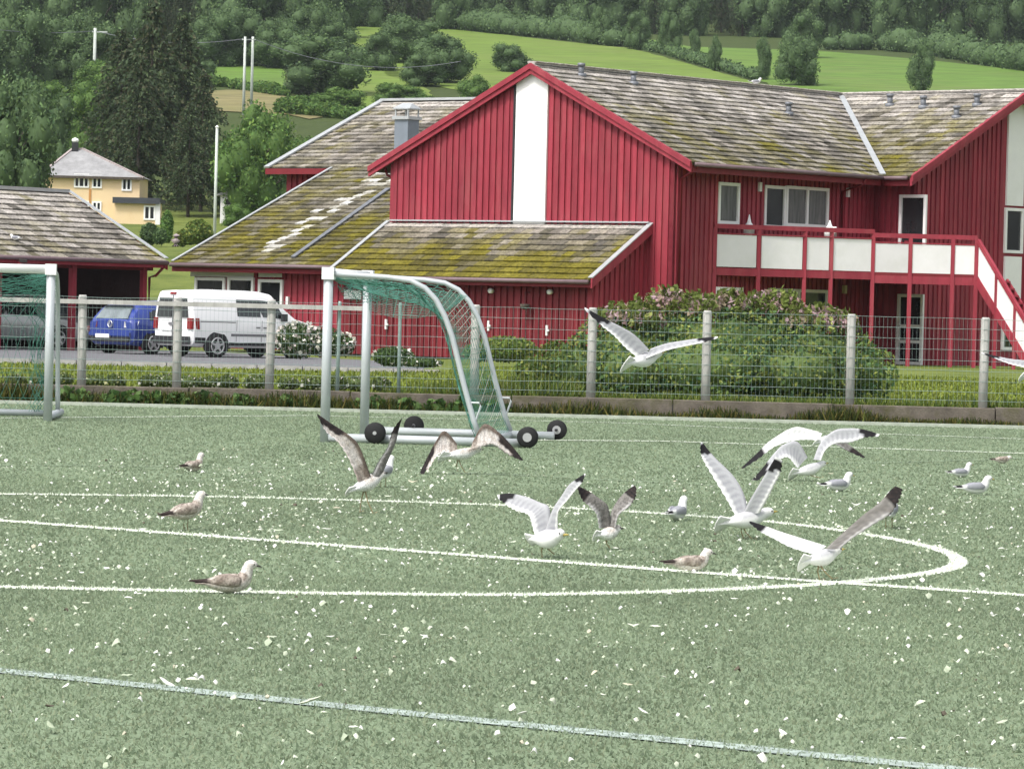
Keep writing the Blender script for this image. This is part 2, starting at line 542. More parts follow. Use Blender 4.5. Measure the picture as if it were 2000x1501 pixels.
# ------------------------------------------------------------------ painted lines on the turf
LINES = []     # (polyline, width, brightness) reused for the painted blades
def ground_line(pix, w, bright, label, material=None, dense=False):
    pts = [G(*p) for p in pix]
    if dense:                      # smooth through the measured points
        out = []
        n = len(pts)
        for i in range(n - 1):
            p0, p1, p2, p3 = pts[max(i - 1, 0)], pts[i], pts[i + 1], pts[min(i + 2, n - 1)]
            for k in range(8):
                t = k / 8
                out.append(0.5 * ((2 * p1) + (p2 - p0) * t + (2 * p0 - 5 * p1 + 4 * p2 - p3) * t * t + (-p0 + 3 * p1 - 3 * p2 + p3) * t ** 3))
        pts = out + [pts[-1]]
    mb = MB()
    vs = []
    for i, p in enumerate(pts):
        t = (pts[min(i + 1, len(pts) - 1)] - pts[max(i - 1, 0)]).normalized()
        ww = w * (0.55 + 0.45 * abs(t.x)) if dense else (w if bright > 0.6 else w * 0.8)
        s = Vector((-t.y, t.x, 0)) * ww / 2
        vs += [p + s + Vector((0, 0, 0.004 + 0.0012 * len(LINES))), p - s + Vector((0, 0, 0.004 + 0.0012 * len(LINES)))]
    mb.add(vs, [(2 * i, 2 * i + 1, 2 * i + 3, 2 * i + 2) for i in range(len(pts) - 1)])
    LINES.append((np.array([(p.x, p.y) for p in pts]), w, bright))
    tag(mb.build('pitch_line', material or M['line']), label, kind='structure')
# rounded marking: upper side, bend on the right, lower side
ground_line([(-420, 962), (0, 965), (400, 970), (750, 979), (1050, 990), (1300, 1004), (1500, 1019), (1640, 1036), (1760, 1056), (1840, 1076),
             (1872, 1094), (1855, 1110), (1790, 1123), (1690, 1134), (1560, 1144), (1380, 1153), (1150, 1160), (900, 1162), (500, 1157), (0, 1147), (-420, 1137)],
            0.19, 1.0, 'white line with a rounded end on the right', dense=True)
ground_line([(-500, 981), (0, 1017), (1600, 1136), (2000, 1163), (3600, 1272)], 0.18, 1.0, 'straight white line running across the pitch')
ground_line([(-300, 1280), (0, 1311), (900, 1405), (1800, 1497), (3600, 1680)], 0.20, 0.42, 'worn bluish line in the foreground', mat('worn_line_paint', (0.31, 0.37, 0.335, 1), 0.9, 0.45, 14))
ground_line([(700, 857), (1300, 862), (2000, 886), (2900, 920)], 0.16, 0.8, 'white line behind the gulls at right')
ground_line([(-300, 812), (0, 817), (600, 812), (1200, 826), (1700, 847), (2000, 858), (2900, 888)], 0.14, 0.45, 'white touch line near the kerb')
ground_line([(-300, 902), (0, 909), (560, 914), (1000, 928), (1400, 949)], 0.06, 0.25, 'faint worn line across the pitch', mat('faint_line_paint', (0.22, 0.28, 0.19, 1), 0.9, 0.3, 25))
ground_line([(1440, 905), (1700, 905), (1950, 898), (2200, 885)], 0.06, 0.3, 'faint worn line near resting gulls', mat('faint_line_paint', (0.22, 0.28, 0.19, 1), 0.9, 0.3, 25))

# pale edge strip at the foot of the kerb
es = MB()
es.box(-40, 40, KERB_D - 0.75, KERB_D - 0.60, 0.0, 0.05)
tag(es.build('edge_strip', M['strip']), 'pale edging strip along the side of the pitch', kind='structure')

# ------------------------------------------------------------------ building helpers
class Frame:
    """a vertical wall plane: origin, direction along, outward normal"""
    def __init__(s, o, d, n):
        s.o, s.d, s.n = Vector((o[0], o[1], 0)), Vector((d[0], d[1], 0)), Vector((n[0], n[1], 0))
    def pt(s, a, z, out=0.0):
        return s.o + s.d * a + s.n * out + Vector((0, 0, z))
    def px(s, x, y):
        p = on_plane(x, y, s.o, s.n)
        return (p - s.o).dot(s.d), p.z

def interp(top, s):
    for (s0, z0), (s1, z1) in zip(top, top[1:]):
        if s <= s1 + 1e-6:
            return z0 + (z1 - z0) * (s - s0) / (s1 - s0)
    return top[-1][1]

def board_wall(F, top, zb, parent, openings=(), material=None, spacing=0.225, bw=0.13, skip=(), label=None):
    """timber wall: a solid backing (part) and every cladding board (sub-part)"""
    material = material or M['red']
    s0, s1 = top[0][0], top[-1][0]
    mb = MB()
    pts = [F.pt(s0, zb), F.pt(s1, zb)] + [F.pt(s, z) for s, z in reversed(top)]
    mb.prism(pts, -F.n * 0.16)
    wall = mb.build('wall', material, parent)
    wall.color = (0.92, 0.92, 0.92, 1)
    if label: wall['label'] = label
    n = int((s1 - s0) / spacing)
    off = ((s1 - s0) - (n - 1) * spacing) / 2
    for k in range(n):
        c = s0 + off + k * spacing
        if any(a <= c <= b for a, b in skip):
            continue
        l, r = c - bw / 2, c + bw / 2
        segs = [(zb, None)]
        for (a, b, z0, z1) in openings:
            if r > a and l < b:
                new = []
                for (p, q) in segs:
                    qq = q if q is not None else interp(top, c)
                    if z0 > p and z1 < qq:
                        new += [(p, z0), (z1, q)]
                    elif z0 <= p and z1 > p and z1 < qq:
                        new += [(z1, q)]
                    elif z0 < qq and z1 >= qq:
                        new += [(p, z0)]
                    else:
                        new += [(p, q)]
                segs = new
        for (p, q) in segs:
            zl, zr = (q, q) if q is not None else (interp(top, l), interp(top, r))
            if min(zl, zr) - p < 0.05:
                continue
            t = 0.045 + random.uniform(-0.006, 0.006)
            bm = MB()
            bm.hexa([F.pt(l, p, 0.001), F.pt(r, p, 0.001), F.pt(r, p, t), F.pt(l, p, t),
                     F.pt(l, zl, 0.001), F.pt(r, zr, 0.001), F.pt(r, zr, t), F.pt(l, zl, t)])
            o = bm.build('board', material, wall)
            v = random.uniform(0.82, 1.14)
            o.color = (v * random.uniform(0.97, 1.03), v, v, 1)
    return wall

def window(F, s0, s1, z0, z1, parent, mull=(), fw=0.09, glass=None, frame=None, rails=(), out=0.075, name='window'):
    """frame of four members with mullions; one pane per opening"""
    frame = frame or M['white']
    mb = MB()
    def member(a, b, c, d):
        mb.hexa([F.pt(a, c, 0.003), F.pt(b, c, 0.003), F.pt(b, c, out), F.pt(a, c, out), F.pt(a, d, 0.003), F.pt(b, d, 0.003), F.pt(b, d, out), F.pt(a, d, out)])
    member(s0, s0 + fw, z0, z1)
    member(s1 - fw, s1, z0, z1)
    member(s0 + fw, s1 - fw, z1 - fw, z1)
    member(s0 + fw, s1 - fw, z0, z0 + fw)
    xs = [s0 + fw]
    for mm in mull:
        member(mm - fw * 0.5, mm + fw * 0.5, z0 + fw, z1 - fw)
        xs += [mm - fw * 0.5, mm + fw * 0.5]
    xs.append(s1 - fw)
    zs = [z0 + fw]
    for r in rails:
        for i in range(0, len(xs), 2):
            member(xs[i], xs[i + 1], r - fw * 0.5, r + fw * 0.5)
        zs += [r - fw * 0.5, r + fw * 0.5]
    zs.append(z1 - fw)
    w = mb.build(name, frame, parent)
    for i in range(0, len(xs), 2):
        for j in range(0, len(zs), 2):
            p = MB()
            a, b, c, d = xs[i], xs[i + 1], zs[j], zs[j + 1]
            p.hexa([F.pt(a, c, 0.004), F.pt(b, c, 0.004), F.pt(b, c, 0.02), F.pt(a, c, 0.02), F.pt(a, d, 0.004), F.pt(b, d, 0.004), F.pt(b, d, 0.02), F.pt(a, d, 0.02)])
            p.build('pane', glass or M['glass'], w)
    return w

def win_px(F, x0, y0, x1, y1, parent, opens, **kw):
    """window whose corners are read off the photograph on that wall"""
    s0, za = F.px(x0, y0)
    s1, zb = F.px(x1, y1)
    z1 = (za + F.px(x1, y0 + (x1 - x0) * ROLL)[1]) / 2
    if s0 > s1: s0, s1 = s1, s0
    opens.append((s0, s1, zb, z1))
    return (s0, s1, zb, z1, kw)

# roof tiles gathered per building, then the nearest 300 become objects of their own
TILES = {}

def roof_plane(key, parent, O, A, S, poly, style, name='roof', tw=0.33, tl=0.32, thick=0.12):
    """slab plus tile courses. poly lies in (a, b): along the eave and up the slope"""
    O, A, S = Vector(O), Vector(A).normalized(), Vector(S).normalized()
    Nn = A.cross(S).normalized()
    if Nn.z < 0: Nn = -Nn
    mb = MB()
    mb.prism([O + A * a + S * b for a, b in poly], -Nn * thick)
    roof = mb.build(name, M['slab'], parent)
    bmax = max(b for a, b in poly); bmin = min(b for a, b in poly)
    b = bmin
    row = 0
    while b < bmax - 0.05:
        mid = b + min(tl, bmax - b) * 0.5
        xs = []
        for (a0, b0), (a1, b1) in zip(poly, poly[1:] + poly[:1]):
            if (b0 - mid) * (b1 - mid) < 0:
                xs.append(a0 + (a1 - a0) * (mid - b0) / (b1 - b0))
        xs.sort()
        for i in range(0, len(xs) - 1, 2):
            a, e = xs[i], xs[i + 1]
            first = math.floor(a / tw) * tw + (0 if row % 2 == 0 else tw / 2) - tw
            x = first
            while x < e:
                l, r = max(x, a), min(x + tw, e)
                if r - l > 0.06:
                    pos = O + A * ((l + r) / 2) + S * b
                    c = tile_colour(style, (b - bmin) / (bmax - bmin), pos, row)
                    TILES.setdefault(key, []).append((pos, A, S, Nn, (r - l) / tw, c, roof))
                x += tw
        b += tl
        row += 1
    return roof

def to_px(p):
    q = CAM_R.transposed() @ (Vector(p) - CAMP)
    return 1000 + q.x / -q.z * FPX, 750.5 - q.y / -q.z * FPX

def nz(p, s, o=0.0):
    return noise.fractal(Vector(p) * s + Vector((o, o * 2, o)), 1.0, 2.0, 4)

def tile_colour(style, h, p, row):
    dark, grey, pale = (0.085, 0.078, 0.066, 1), (0.24, 0.215, 0.185, 1), (0.48, 0.45, 0.42, 1)
    moss, bright = (0.062, 0.054, 0.009, 1), (0.148, 0.130, 0.010, 1)
    n1, n2, n3 = nz(p, 0.5, 1), nz(p, 1.7, 5), random.random()
    c = mix(dark, grey, min(1, max(0, 0.5 + 0.6 * n2 + 1.0 * (n3 - 0.5))))
    lime = {'main': 0.5, 'leanto': -0.05, 'left': 0.22, 'carport': 0.55, 'right': 0.4}[style]
    mossy = {'main': 0.45, 'leanto': 1.25, 'left': 0.85, 'carport': 0.18, 'right': 0.75}[style]
    t = max(0, min(1, lime * (0.35 + 1.2 * h) + 0.5 * n1 + 0.6 * (n3 - 0.55)))
    c = mix(c, pale, t * 0.8)
    k = max(0, min(1, mossy * (1.15 - 1.15 * h) + 0.55 * n1 + 0.45 * n2 - 0.05 + 0.5 * (random.random() - 0.5)))
    mc = mix(moss, bright, max(0, min(1, 0.3 + 0.9 * n2 + (0.25 if style == 'leanto' else 0) + 0.5 * (random.random() - 0.5))))
    c = mix(c, mc, k * 0.95)
    if style == 'leanto' and h > 0.82:
        c = mix(c, pale, 0.5)
    if h > 0.95:
        c = mix(c, pale, 0.55)
    if style == 'left':                     # limewashed mortar run beside the valley
        x, y = to_px(p)
        d = abs((x - 520) * 0.509 + (y - 487) * 0.861)
        if 500 < x < 765 and d < 13 and random.random() < 0.62 - d * 0.03:
            c = mix(c, (0.60, 0.59, 0.56, 1), random.uniform(0.3, 0.8))
    return c

TV = [(-0.5, -0.04, 0.018), (0.5, -0.04, 0.018), (0.5, 1.06, 0.0), (-0.5, 1.06, 0.0), (-0.5, -0.04, 0.066), (0.5, -0.04, 0.066), (0.5, 1.06, 0.02), (-0.5, 1.06, 0.02)]

def finish_tiles(key, tw=0.33, tl=0.32):
    lst = TILES.get(key, [])
    lst.sort(key=lambda t: t[0].y)
    parent = lst[0][6]
    base = root_loc(parent)
    proto = MB().hexa([(x * tw * 0.985, y * tl, z) for x, y, z in TV]).build('roof_tile', M['tile_o'], None)
    first = True
    for (pos, A, S, Nn, w, c, roof) in lst[:300]:
        o = proto if first else proto.copy()
        if not first: COL.objects.link(o)
        first = False
        o.parent = roof
        jz = random.uniform(-0.006, 0.006)
        p = pos - base + Nn * jz
        Mx = Matrix(((A.x, S.x, Nn.x, p.x), (A.y, S.y, Nn.y, p.y), (A.z, S.z, Nn.z, p.z), (0, 0, 0, 1)))
        o.matrix_basis = Mx @ Matrix.Rotation(random.uniform(-0.02, 0.02), 4, 'Z') @ Matrix.Diagonal((w, 1, 1, 1))
        o.color = c
    rest = MB()
    for (pos, A, S, Nn, w, c, roof) in lst[300:]:
        jz = random.uniform(-0.006, 0.006)
        rest.hexa([pos + A * (x * tw * 0.985 * w) + S * (y * tl) + Nn * (z + jz) for x, y, z in TV], c)
    if rest.v:
        top = parent
        while top.parent: top = top.parent
        o = rest.build('roof_tiles', M['tile_a'], top)
        o['kind'] = 'stuff'

# ------------------------------------------------------------------ the red timber building
U, V = Vector((0.788, -0.616, 0)), Vector((0.616, 0.788, 0))
BO = Vector((0.32, 115.0, 0))
GZ = 0.18                                   # ground level at the building
def B(a, v, z=0.0):
    return BO + U * a + V * v + Vector((0, 0, z))
RIDGE, EAVE, HW = 8.40, 5.64, 5.6
TAN = (RIDGE - EAVE) / HW
red = thing('red_building', B(0, 4, GZ), 'large red timber building with mossy tiled roofs and a white stripe on its gable', 'building')
UP = Vector((0, 0, 1))

# main gable wall
F1 = Frame(B(0, 0.20), U, -V)
wz = lambda a: RIDGE - 0.2 - abs(a) * TAN
board_wall(F1, [(-5.2, wz(5.2)), (0, wz(0)), (4.9, wz(4.9))], GZ, red, skip=[(-0.72, 0.62)])
st = MB()
st.prism([F1.pt(-0.62, 3.96, 0.002), F1.pt(0.50, 3.96, 0.002), F1.pt(0.50, wz(0.5), 0.002), F1.pt(-0.06, wz(0), 0.002), F1.pt(-0.62, wz(0.62), 0.002)], F1.n * 0.065)
st.build('stripe_panel', M['white'], red)['label'] = 'tall white panel up the middle of the gable'
dk = MB()
dk.prism([F1.pt(-0.70, 3.96, 0.002), F1.pt(-0.64, 3.96, 0.002), F1.pt(-0.64, wz(0.64), 0.002), F1.pt(-0.70, wz(0.70), 0.002)], F1.n * 0.075)
dk.build('stripe_edge', M['trim'], red)

# wing 1: side wall along the balcony
F2 = Frame(B(4.9, 0.20), V, U)
ops = []
w2 = [win_px(F2, 1401, 356, 1440, 439, red, ops),
      win_px(F2, 1491, 362, 1530, 447, red, ops, name='balcony_door'),
      win_px(F2, 1533, 364, 1614, 446, red, ops)]
w2[2][4]['mull'] = [(w2[2][0] + w2[2][1]) / 2]
w2[2][4]['glass'] = M['curtain_glass']; w2[0][4]['glass'] = M['curtain_glass']
low = [win_px(F2, 1393, 560, 1446, 640, red, ops), win_px(F2, 1500, 563, 1612, 650, red, ops)]
low[1][4]['mull'] = [(low[1][0] + low[1][1]) / 2]
s_in = 10.0
board_wall(F2, [(0, EAVE + 0.05), (s_in, EAVE + 0.05)], GZ, red, ops)
for (a, b_, c, d, kw) in w2 + low:
    window(F2, a, b_, c, d, red, **kw)

# wing 2 (right)
A2 = Vector((15.17, 122.5, 0))
V2 = Vector((-0.735, 0.678, 0)).normalized()
U2 = Vector((0.678, 0.735, 0)).normalized()
def B2(a, v, z=0.0):
    return A2 + U2 * a + V2 * v + Vector((0, 0, z))
F3 = Frame(B2(-4.9, 0.4), V2, -U2)           # its left wall, facing the balcony
ops = []
d3 = win_px(F3, 1812, 381, 1757, 470, red, ops, name='balcony_door')
g3 = win_px(F3, 1806, 575, 1752, 711, red, ops, name='terrace_door')
board_wall(F3, [(0, EAVE + 0.05), (1.55, EAVE + 0.05)], GZ, red, ops)
window(F3, d3[0], d3[1], 2.9, d3[3], red, name='balcony_door')
window(F3, g3[0], g3[1], GZ + 0.05, g3[3], red, rails=[1.35, 0.9], name='terrace_door')
F4 = Frame(B2(0, 0.4), U2, -V2)              # its gable wall
wz2 = lambda a: RIDGE - 0.2 - abs(a) * TAN
board_wall(F4, [(-4.9, wz2(4.9)), (0, wz2(0)), (4.9, wz2(4.9))], GZ, red, skip=[(-0.52, 0.52)])
st = MB()
st.prism([F4.pt(-0.42, 5.02, 0.002), F4.pt(0.42, 5.02, 0.002), F4.pt(0.42, wz2(0.42), 0.002), F4.pt(0, wz2(0), 0.002), F4.pt(-0.42, wz2(0.42), 0.002)], F4.n * 0.065)
st.build('stripe_panel', M['white'], red)
window(F4, -0.46, 0.46, 3.6, 4.95, red)
st = MB(); st.prism([F4.pt(-0.42, 2.0, 0.002), F4.pt(0.42, 2.0, 0.002), F4.pt(0.42, 3.5, 0.002), F4.pt(-0.42, 3.5, 0.002)], F4.n * 0.065)
st.build('stripe_panel', M['white'], red)
window(F4, -0.46, 0.46, 0.7, 1.9, red)

# roofs of wings 1 and 2, meeting in a valley
SL = math.hypot(HW, RIDGE - EAVE)
S1 = (-U * HW + UP * (RIDGE - EAVE)) / SL
J_v = 15.64
roof_plane('red', red, B(HW, 0, EAVE), V, S1, [(0, 0), (9.56, 0), (J_v, SL), (0, SL)], 'main')
HWL = 5.85; EAVL = RIDGE - TAN * HWL; SLL = math.hypot(HWL, RIDGE - EAVL)
S1l = (U * HWL + UP * (RIDGE - EAVL)) / SLL
roof_plane('red', red, B(-HWL, J_v + 5, EAVL), -V, S1l, [(0, 0), (J_v + 5, 0), (J_v + 5, SLL), (0, SLL)], 'main')
S2 = (U2 * HW + UP * (RIDGE - EAVE)) / SL
Jp = B(0, J_v)
t2 = (Jp - A2).dot(V2)
roof_plane('red', red, B2(-HW, 0, EAVE), V2, S2, [(0, 0), (1.0, 0), (t2, SL), (0, SL)], 'right')
S2r = (-U2 * HW + UP * (RIDGE - EAVE)) / SL
roof_plane('red', red, B2(HW, 12, EAVE), -V2, S2r, [(0, 0), (12, 0), (12, SL), (0, SL)], 'right')
fl = MB()
ev = B(HW, 9.56, EAVE + 0.10); jv = B(0, J_v, RIDGE + 0.10)
fl.bar(ev, jv, 0.17, 0.03, up=(0, -0.3, 1))
fl.build('valley_flashing', M['metal'], red)['label'] = 'pale metal strip in the roof valley'
rc = MB()
for k in range(40):
    p, q = B(0, J_v * k / 40, RIDGE + 0.07), B(0, J_v * (k + 0.96) / 40, RIDGE + 0.075)
    rc.bar(p, q, 0.24, 0.09)
for k in range(18):
    p, q = B2(0, t2 * k / 18, RIDGE + 0.07), B2(0, t2 * (k + 0.96) / 18, RIDGE + 0.075)
    rc.bar(p, q, 0.24, 0.09)
rc.build('ridge_cap', mat('ridge_tile', (0.42, 0.40, 0.38, 1), 0.9, 0.3, 6), red)
# barge boards
def barge(fn, hw, ridge, eave, parent, zoff=0.06, left=0.0):
    for sgn in (-1, 1):
        mb = MB()
        p, q = fn(0, -0.03, ridge + zoff), fn(sgn * (hw + (left if sgn < 0 else 0)), -0.03, eave + zoff - (left * TAN if sgn < 0 else 0))
        d = Vector((0, 0, 0.30))
        e = fn(0, 0.07, 0) - fn(0, 0, 0)
        mb.prism([p, q, q - d, p - d], e)
        d2 = Vector((0, 0, 0.16))
        o2 = fn(0, -0.045, 0) - fn(0, 0, 0)
        mb.prism([p + o2, q + o2, q + o2 - d2, p + o2 - d2], e * 0.6)
        mb.build('barge_board', M['red'], parent)
barge(lambda a, v, z: B(a, v, z), HW, RIDGE, EAVE, red, left=0.25)
barge(lambda a, v, z: B2(a, v, z), HW, RIDGE, EAVE, red)
def gutter(a, b, parent, r=0.06):
    mb = MB()
    mb.tube([a, b], r, 8)
    return mb.build('gutter', M['gutter'], parent, True)
gutter(B(HW + 0.06, 0.1, EAVE - 0.02), B(HW + 0.06, 9.5, EAVE - 0.02), red)
gutter(B2(-HW - 0.06, 0.1, EAVE - 0.02), B2(-HW - 0.06, 0.98, EAVE - 0.02), red)
fs_ = MB(); fs_.bar(B(HW - 0.04, 0.1, EAVE - 0.14), B(HW - 0.04, 9.5, EAVE - 0.14), 0.04, 0.2)
fs_.build('fascia', M['red_dark'], red)
fs_ = MB(); fs_.bar(B2(-HW + 0.04, 0.1, EAVE - 0.14), B2(-HW + 0.04, 1.0, EAVE - 0.14), 0.04, 0.2)
fs_.build('fascia', M['red_dark'], red)
def pipe(path, parent, r=0.04, m='red_dark'):
    MB().tube(path, r, 8).build('downpipe', M[m], parent, True)
pipe([B(HW + 0.05, 0.25, EAVE - 0.06), B(5.35, 0.3, EAVE - 0.25), B(4.98, 0.4, EAVE - 0.4), B(4.98, 0.4, GZ)], red)
pipe([B(HW + 0.05, 8.6, EAVE - 0.06), B(HW - 0.05, 8.55, EAVE - 0.25), B(4.98, 8.4, EAVE - 0.45), B(4.98, 8.4, GZ)], red)
pipe([B(-HW + 0.1, 0.3, EAVE - 0.1), B(-HW + 0.15, 0.35, EAVE - 0.3), B(-5.05, 0.5, EAVE - 0.5), B(-5.05, 0.5, 4.2)], red)
# roof vents
def vent(px, py, o, n, parent, h=0.34):
    p = on_plane(px, py, o, n)
    mb = MB()
    mb.cyl(p + UP * h * 0.5, UP, 0.085, h, 10)
    mb.cyl(p + UP * h, UP, 0.115, 0.09, 10)
    mb.cyl(p + UP * 0.03, UP, 0.15, 0.13, 10)
    mb.build('roof_vent', M['greymetal'], parent, True)
N1 = V.cross(S1).normalized(); N2 = V2.cross(S2).normalized()
for (x, y) in ((1135, 150), (1237, 166), (1540, 225)):
    vent(x, y, B(HW, 0, EAVE), N1, red)
for (x, y) in ((1738, 208), (1803, 212), (1908, 208), (1868, 232)):
    vent(x, y, B2(-HW, 0, EAVE), N2, red)

# lean-to in front of the gable
LZ1, LZ0, LL = 3.93, 2.37, 2.72
SLn = math.hypot(LL, LZ1 - LZ0)
S3 = (V * LL + UP * (LZ1 - LZ0)) / SLn
roof_plane('red', red, B(-5.25, 0.17 - LL, LZ0), U, S3, [(0, 0), (9.42, 0), (9.42, SLn), (0, SLn)], 'leanto')
F5 = Frame(B(0, 0.17 - LL + 0.45), U, -V)
ops = []
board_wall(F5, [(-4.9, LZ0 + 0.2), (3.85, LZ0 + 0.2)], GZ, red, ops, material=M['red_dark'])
F6 = Frame(B(3.95, 0.17), -V, U)
board_wall(F6, [(0, LZ1 - 0.12), (LL - 0.40, LZ0 + 0.16)], GZ, red)
bb = MB()
p, q = B(4.19, 0.17, LZ1 + 0.06), B(4.19, 0.17 - LL, LZ0 + 0.06)
bb.prism([p, q, q - UP * 0.26, p - UP * 0.26], U * 0.05)
bb.build('barge_board', M['red'], red)
bb = MB()
p, q = B(4.17, 0.17, LZ1 + 0.085), B(4.17, 0.17 - LL, LZ0 + 0.085)
bb.bar(p, q, 0.16, 0.03, up=(0, 0, 1)); bb.build('verge_flashing', M['metal'], red)
bb = MB()
p, q = B(-5.23, 0.17, LZ1 + 0.085), B(-5.23, 0.17 - LL, LZ0 + 0.085)
bb.bar(p, q, 0.13, 0.03, up=(0, 0, 1)); bb.build('verge_flashing', M['metal'], red)
gutter(B(-5.2, 0.11 - LL, LZ0 - 0.03), B(4.15, 0.11 - LL, LZ0 - 0.03), red)
fs_ = MB(); fs_.bar(B(-5.2, 0.17 - LL + 0.05, LZ0 - 0.10), B(4.15, 0.17 - LL + 0.05, LZ0 - 0.10), 0.05, 0.16)
fs_.build('fascia', M['red_dark'], red)
tf = MB(); tf.bar(B(-5.1, 0.15, LZ1 + 0.10), B(4.15, 0.15, LZ1 + 0.10), 0.16, 0.04); tf.build('top_flashing', M['metal'], red)
for (x, y) in ((963, 568), (1078, 570)):
    s, z = F5.px(x, y)
    mb = MB(); mb.cyl(F5.pt(s, z, 0.09), F5.n, 0.07, 0.12, 12); mb.cyl(F5.pt(s, z, 0.035), F5.n, 0.05, 0.06, 10)
    mb.build('wall_lamp', M['white'], red, True)
for (x, y) in ((757, 633), (957, 636), (1071, 645)):
    s, z = F5.px(x, y)
    mb = MB(); mb.obox(F5.pt(s, z, 0.06), F5.d * 0.03, F5.n * 0.03, UP * 0.14); mb.obox(F5.pt(s + 0.05, z, 0.1), F5.d * 0.05, F5.n * 0.02, UP * 0.025)
    mb.build('door_handle', M['white'], red)
for x in (905, 1015, 1120):
    s, z = F5.px(x, 640)
    mb = MB(); mb.obox(F5.pt(s, 1.25, 0.03), F5.d * 0.04, F5.n * 0.03, UP * 1.05)
    mb.build('door_post', M['red_dark'], red)

# low left wing with the long roof behind it
LE = Vector((-10.27, 122.5, 2.65))
PT = math.tan(R(23.3))
Sl = (V + UP * PT).normalized(); kk = math.sqrt(1 + PT * PT)
LR = 12.3
left_poly = [(0, 0), (LR, 0), (LR, 12.85 * kk), (-2.7, 12.85 * kk), (-2.7, 7.25 * kk), (0, 7.25 * kk)]
roof_plane('red', red, LE, U, Sl, left_poly, 'left')
NL = U.cross(Sl).normalized()
def LP(a, v, dz=0.0):
    return LE + U * a + V * v + UP * (v * PT + dz)
F7 = Frame(LE + V * 0.5, U, -V)
ops = []
lw = [win_px(F7, 383, 541, 441, 585, red, ops), win_px(F7, 447, 541, 497, 585, red, ops), win_px(F7, 507, 545, 553, 620, red, ops, name='door')]
board_wall(F7, [(0.5, 2.8), (7.2, 2.8)], GZ, red, ops)
for (a, b_, c, d, kw) in lw:
    kw = dict(kw)
    if kw.get('name') != 'door': c -= 0.3
    else: c = GZ + 0.05
    window(F7, a, b_, c, d, red, **kw)
fr = MB(); s0, z0 = F7.px(374, 541); s1, z1 = F7.px(498, 526)
fr.prism([F7.pt(s0, z0 + 0.02, 0.003), F7.pt(s1, z0 + 0.02, 0.003), F7.pt(s1, z1, 0.003), F7.pt(s0, z1, 0.003)], F7.n * 0.05)
fr.build('frieze_panel', M['panel'], red)
fr = MB(); s0, z0 = F7.px(507, 542); s1, z1 = F7.px(553, 527)
fr.prism([F7.pt(s0, z0 + 0.02, 0.003), F7.pt(s1, z0 + 0.02, 0.003), F7.pt(s1, z1, 0.003), F7.pt(s0, z1, 0.003)], F7.n * 0.05)
fr.build('frieze_panel', M['panel'], red)
F8 = Frame(LE + V * 0.5 + U * 0.5, V, -U)
board_wall(F8, [(0, 2.85), (6.8, 2.85 + 6.8 * PT)], GZ, red)
F9 = Frame(LE + V * 7.75 + U * -2.3, U, -V)
board_wall(F9, [(0, 5.7), (2.8, 5.7)], GZ + 1, red)
gutter(LE + V * -0.06 + UP * -0.02, LE + V * -0.06 + U * 7.4 + UP * -0.02, red)
fs_ = MB(); fs_.bar(LE + V * 0.05 + UP * -0.12, LE + V * 0.05 + U * 7.4 + UP * -0.12, 0.05, 0.2); fs_.build('fascia', M['red_dark'], red)
fs_ = MB(); fs_.bar(LP(-2.7, 7.2, -0.04), LP(0, 7.2, -0.04), 0.06, 0.18); fs_.build('fascia', M['red_dark'], red)
vf = MB(); vf.bar(LP(0.03, 0, 0.09), LP(0.03, 7.2, 0.09), 0.1, 0.03); vf.build('verge_flashing', M['metal'], red)
vf = MB(); vf.bar(LP(-2.68, 7.2, 0.10), LP(-2.68, 12.85, 0.10), 0.22, 0.05); vf.build('verge_flashing', M['metal'], red)
vf = MB(); vf.bar(LP(-2.68, 12.85, 0.10), LP(9, 12.85, 0.10), 0.26, 0.08); vf.build('ridge_cap', M['metal'], red)
# valley strip and the light mortar patches beside it
va = on_plane(572, 508, LE, NL); vb = on_plane(758, 374, LE, NL)
vf = MB(); vf.bar(va + UP * 0.09, vb + UP * 0.09, 0.15, 0.05); vf.build('valley_flashing', M['greymetal'], red)
# chimney
cb = on_plane(793, 305, LE, NL) - UP * 0.42
cw = 0.27
mb = MB(); mb.obox(cb + UP * 0.5, U * cw, V * cw, UP * 1.05); ch = mb.build('chimney', M['chimney'], red)
ct = cb + UP * 1.55
mb = MB(); mb.obox(ct + UP * 0.05, U * (cw + 0.06), V * (cw + 0.06), UP * 0.05)
for sx in (-1, 1):
    for sy in (-1, 1):
        mb.obox(ct + UP * 0.2 + U * sx * 0.25 + V * sy * 0.25, U * 0.02, V * 0.02, UP * 0.12)
mb.prism([ct + UP * 0.32 + U * a + V * b_ for a, b_ in ((-0.34, -0.3), (0.34, -0.3), (0.34, 0.3), (-0.34, 0.3))], UP * 0.03)
mb.add([ct + UP * 0.35 + U * -0.34 + V * -0.3, ct + UP * 0.35 + U * 0.34 + V * -0.3, ct + UP * 0.35 + U * 0.34 + V * 0.3, ct + UP * 0.35 + U * -0.34 + V * 0.3,
        ct + UP * 0.52 + U * -0.2, ct + UP * 0.52 + U * 0.2], [(0, 1, 5, 4), (1, 2, 5), (2, 3, 4, 5), (3, 0, 4)])
mb.build('cap', M['metal'], ch)

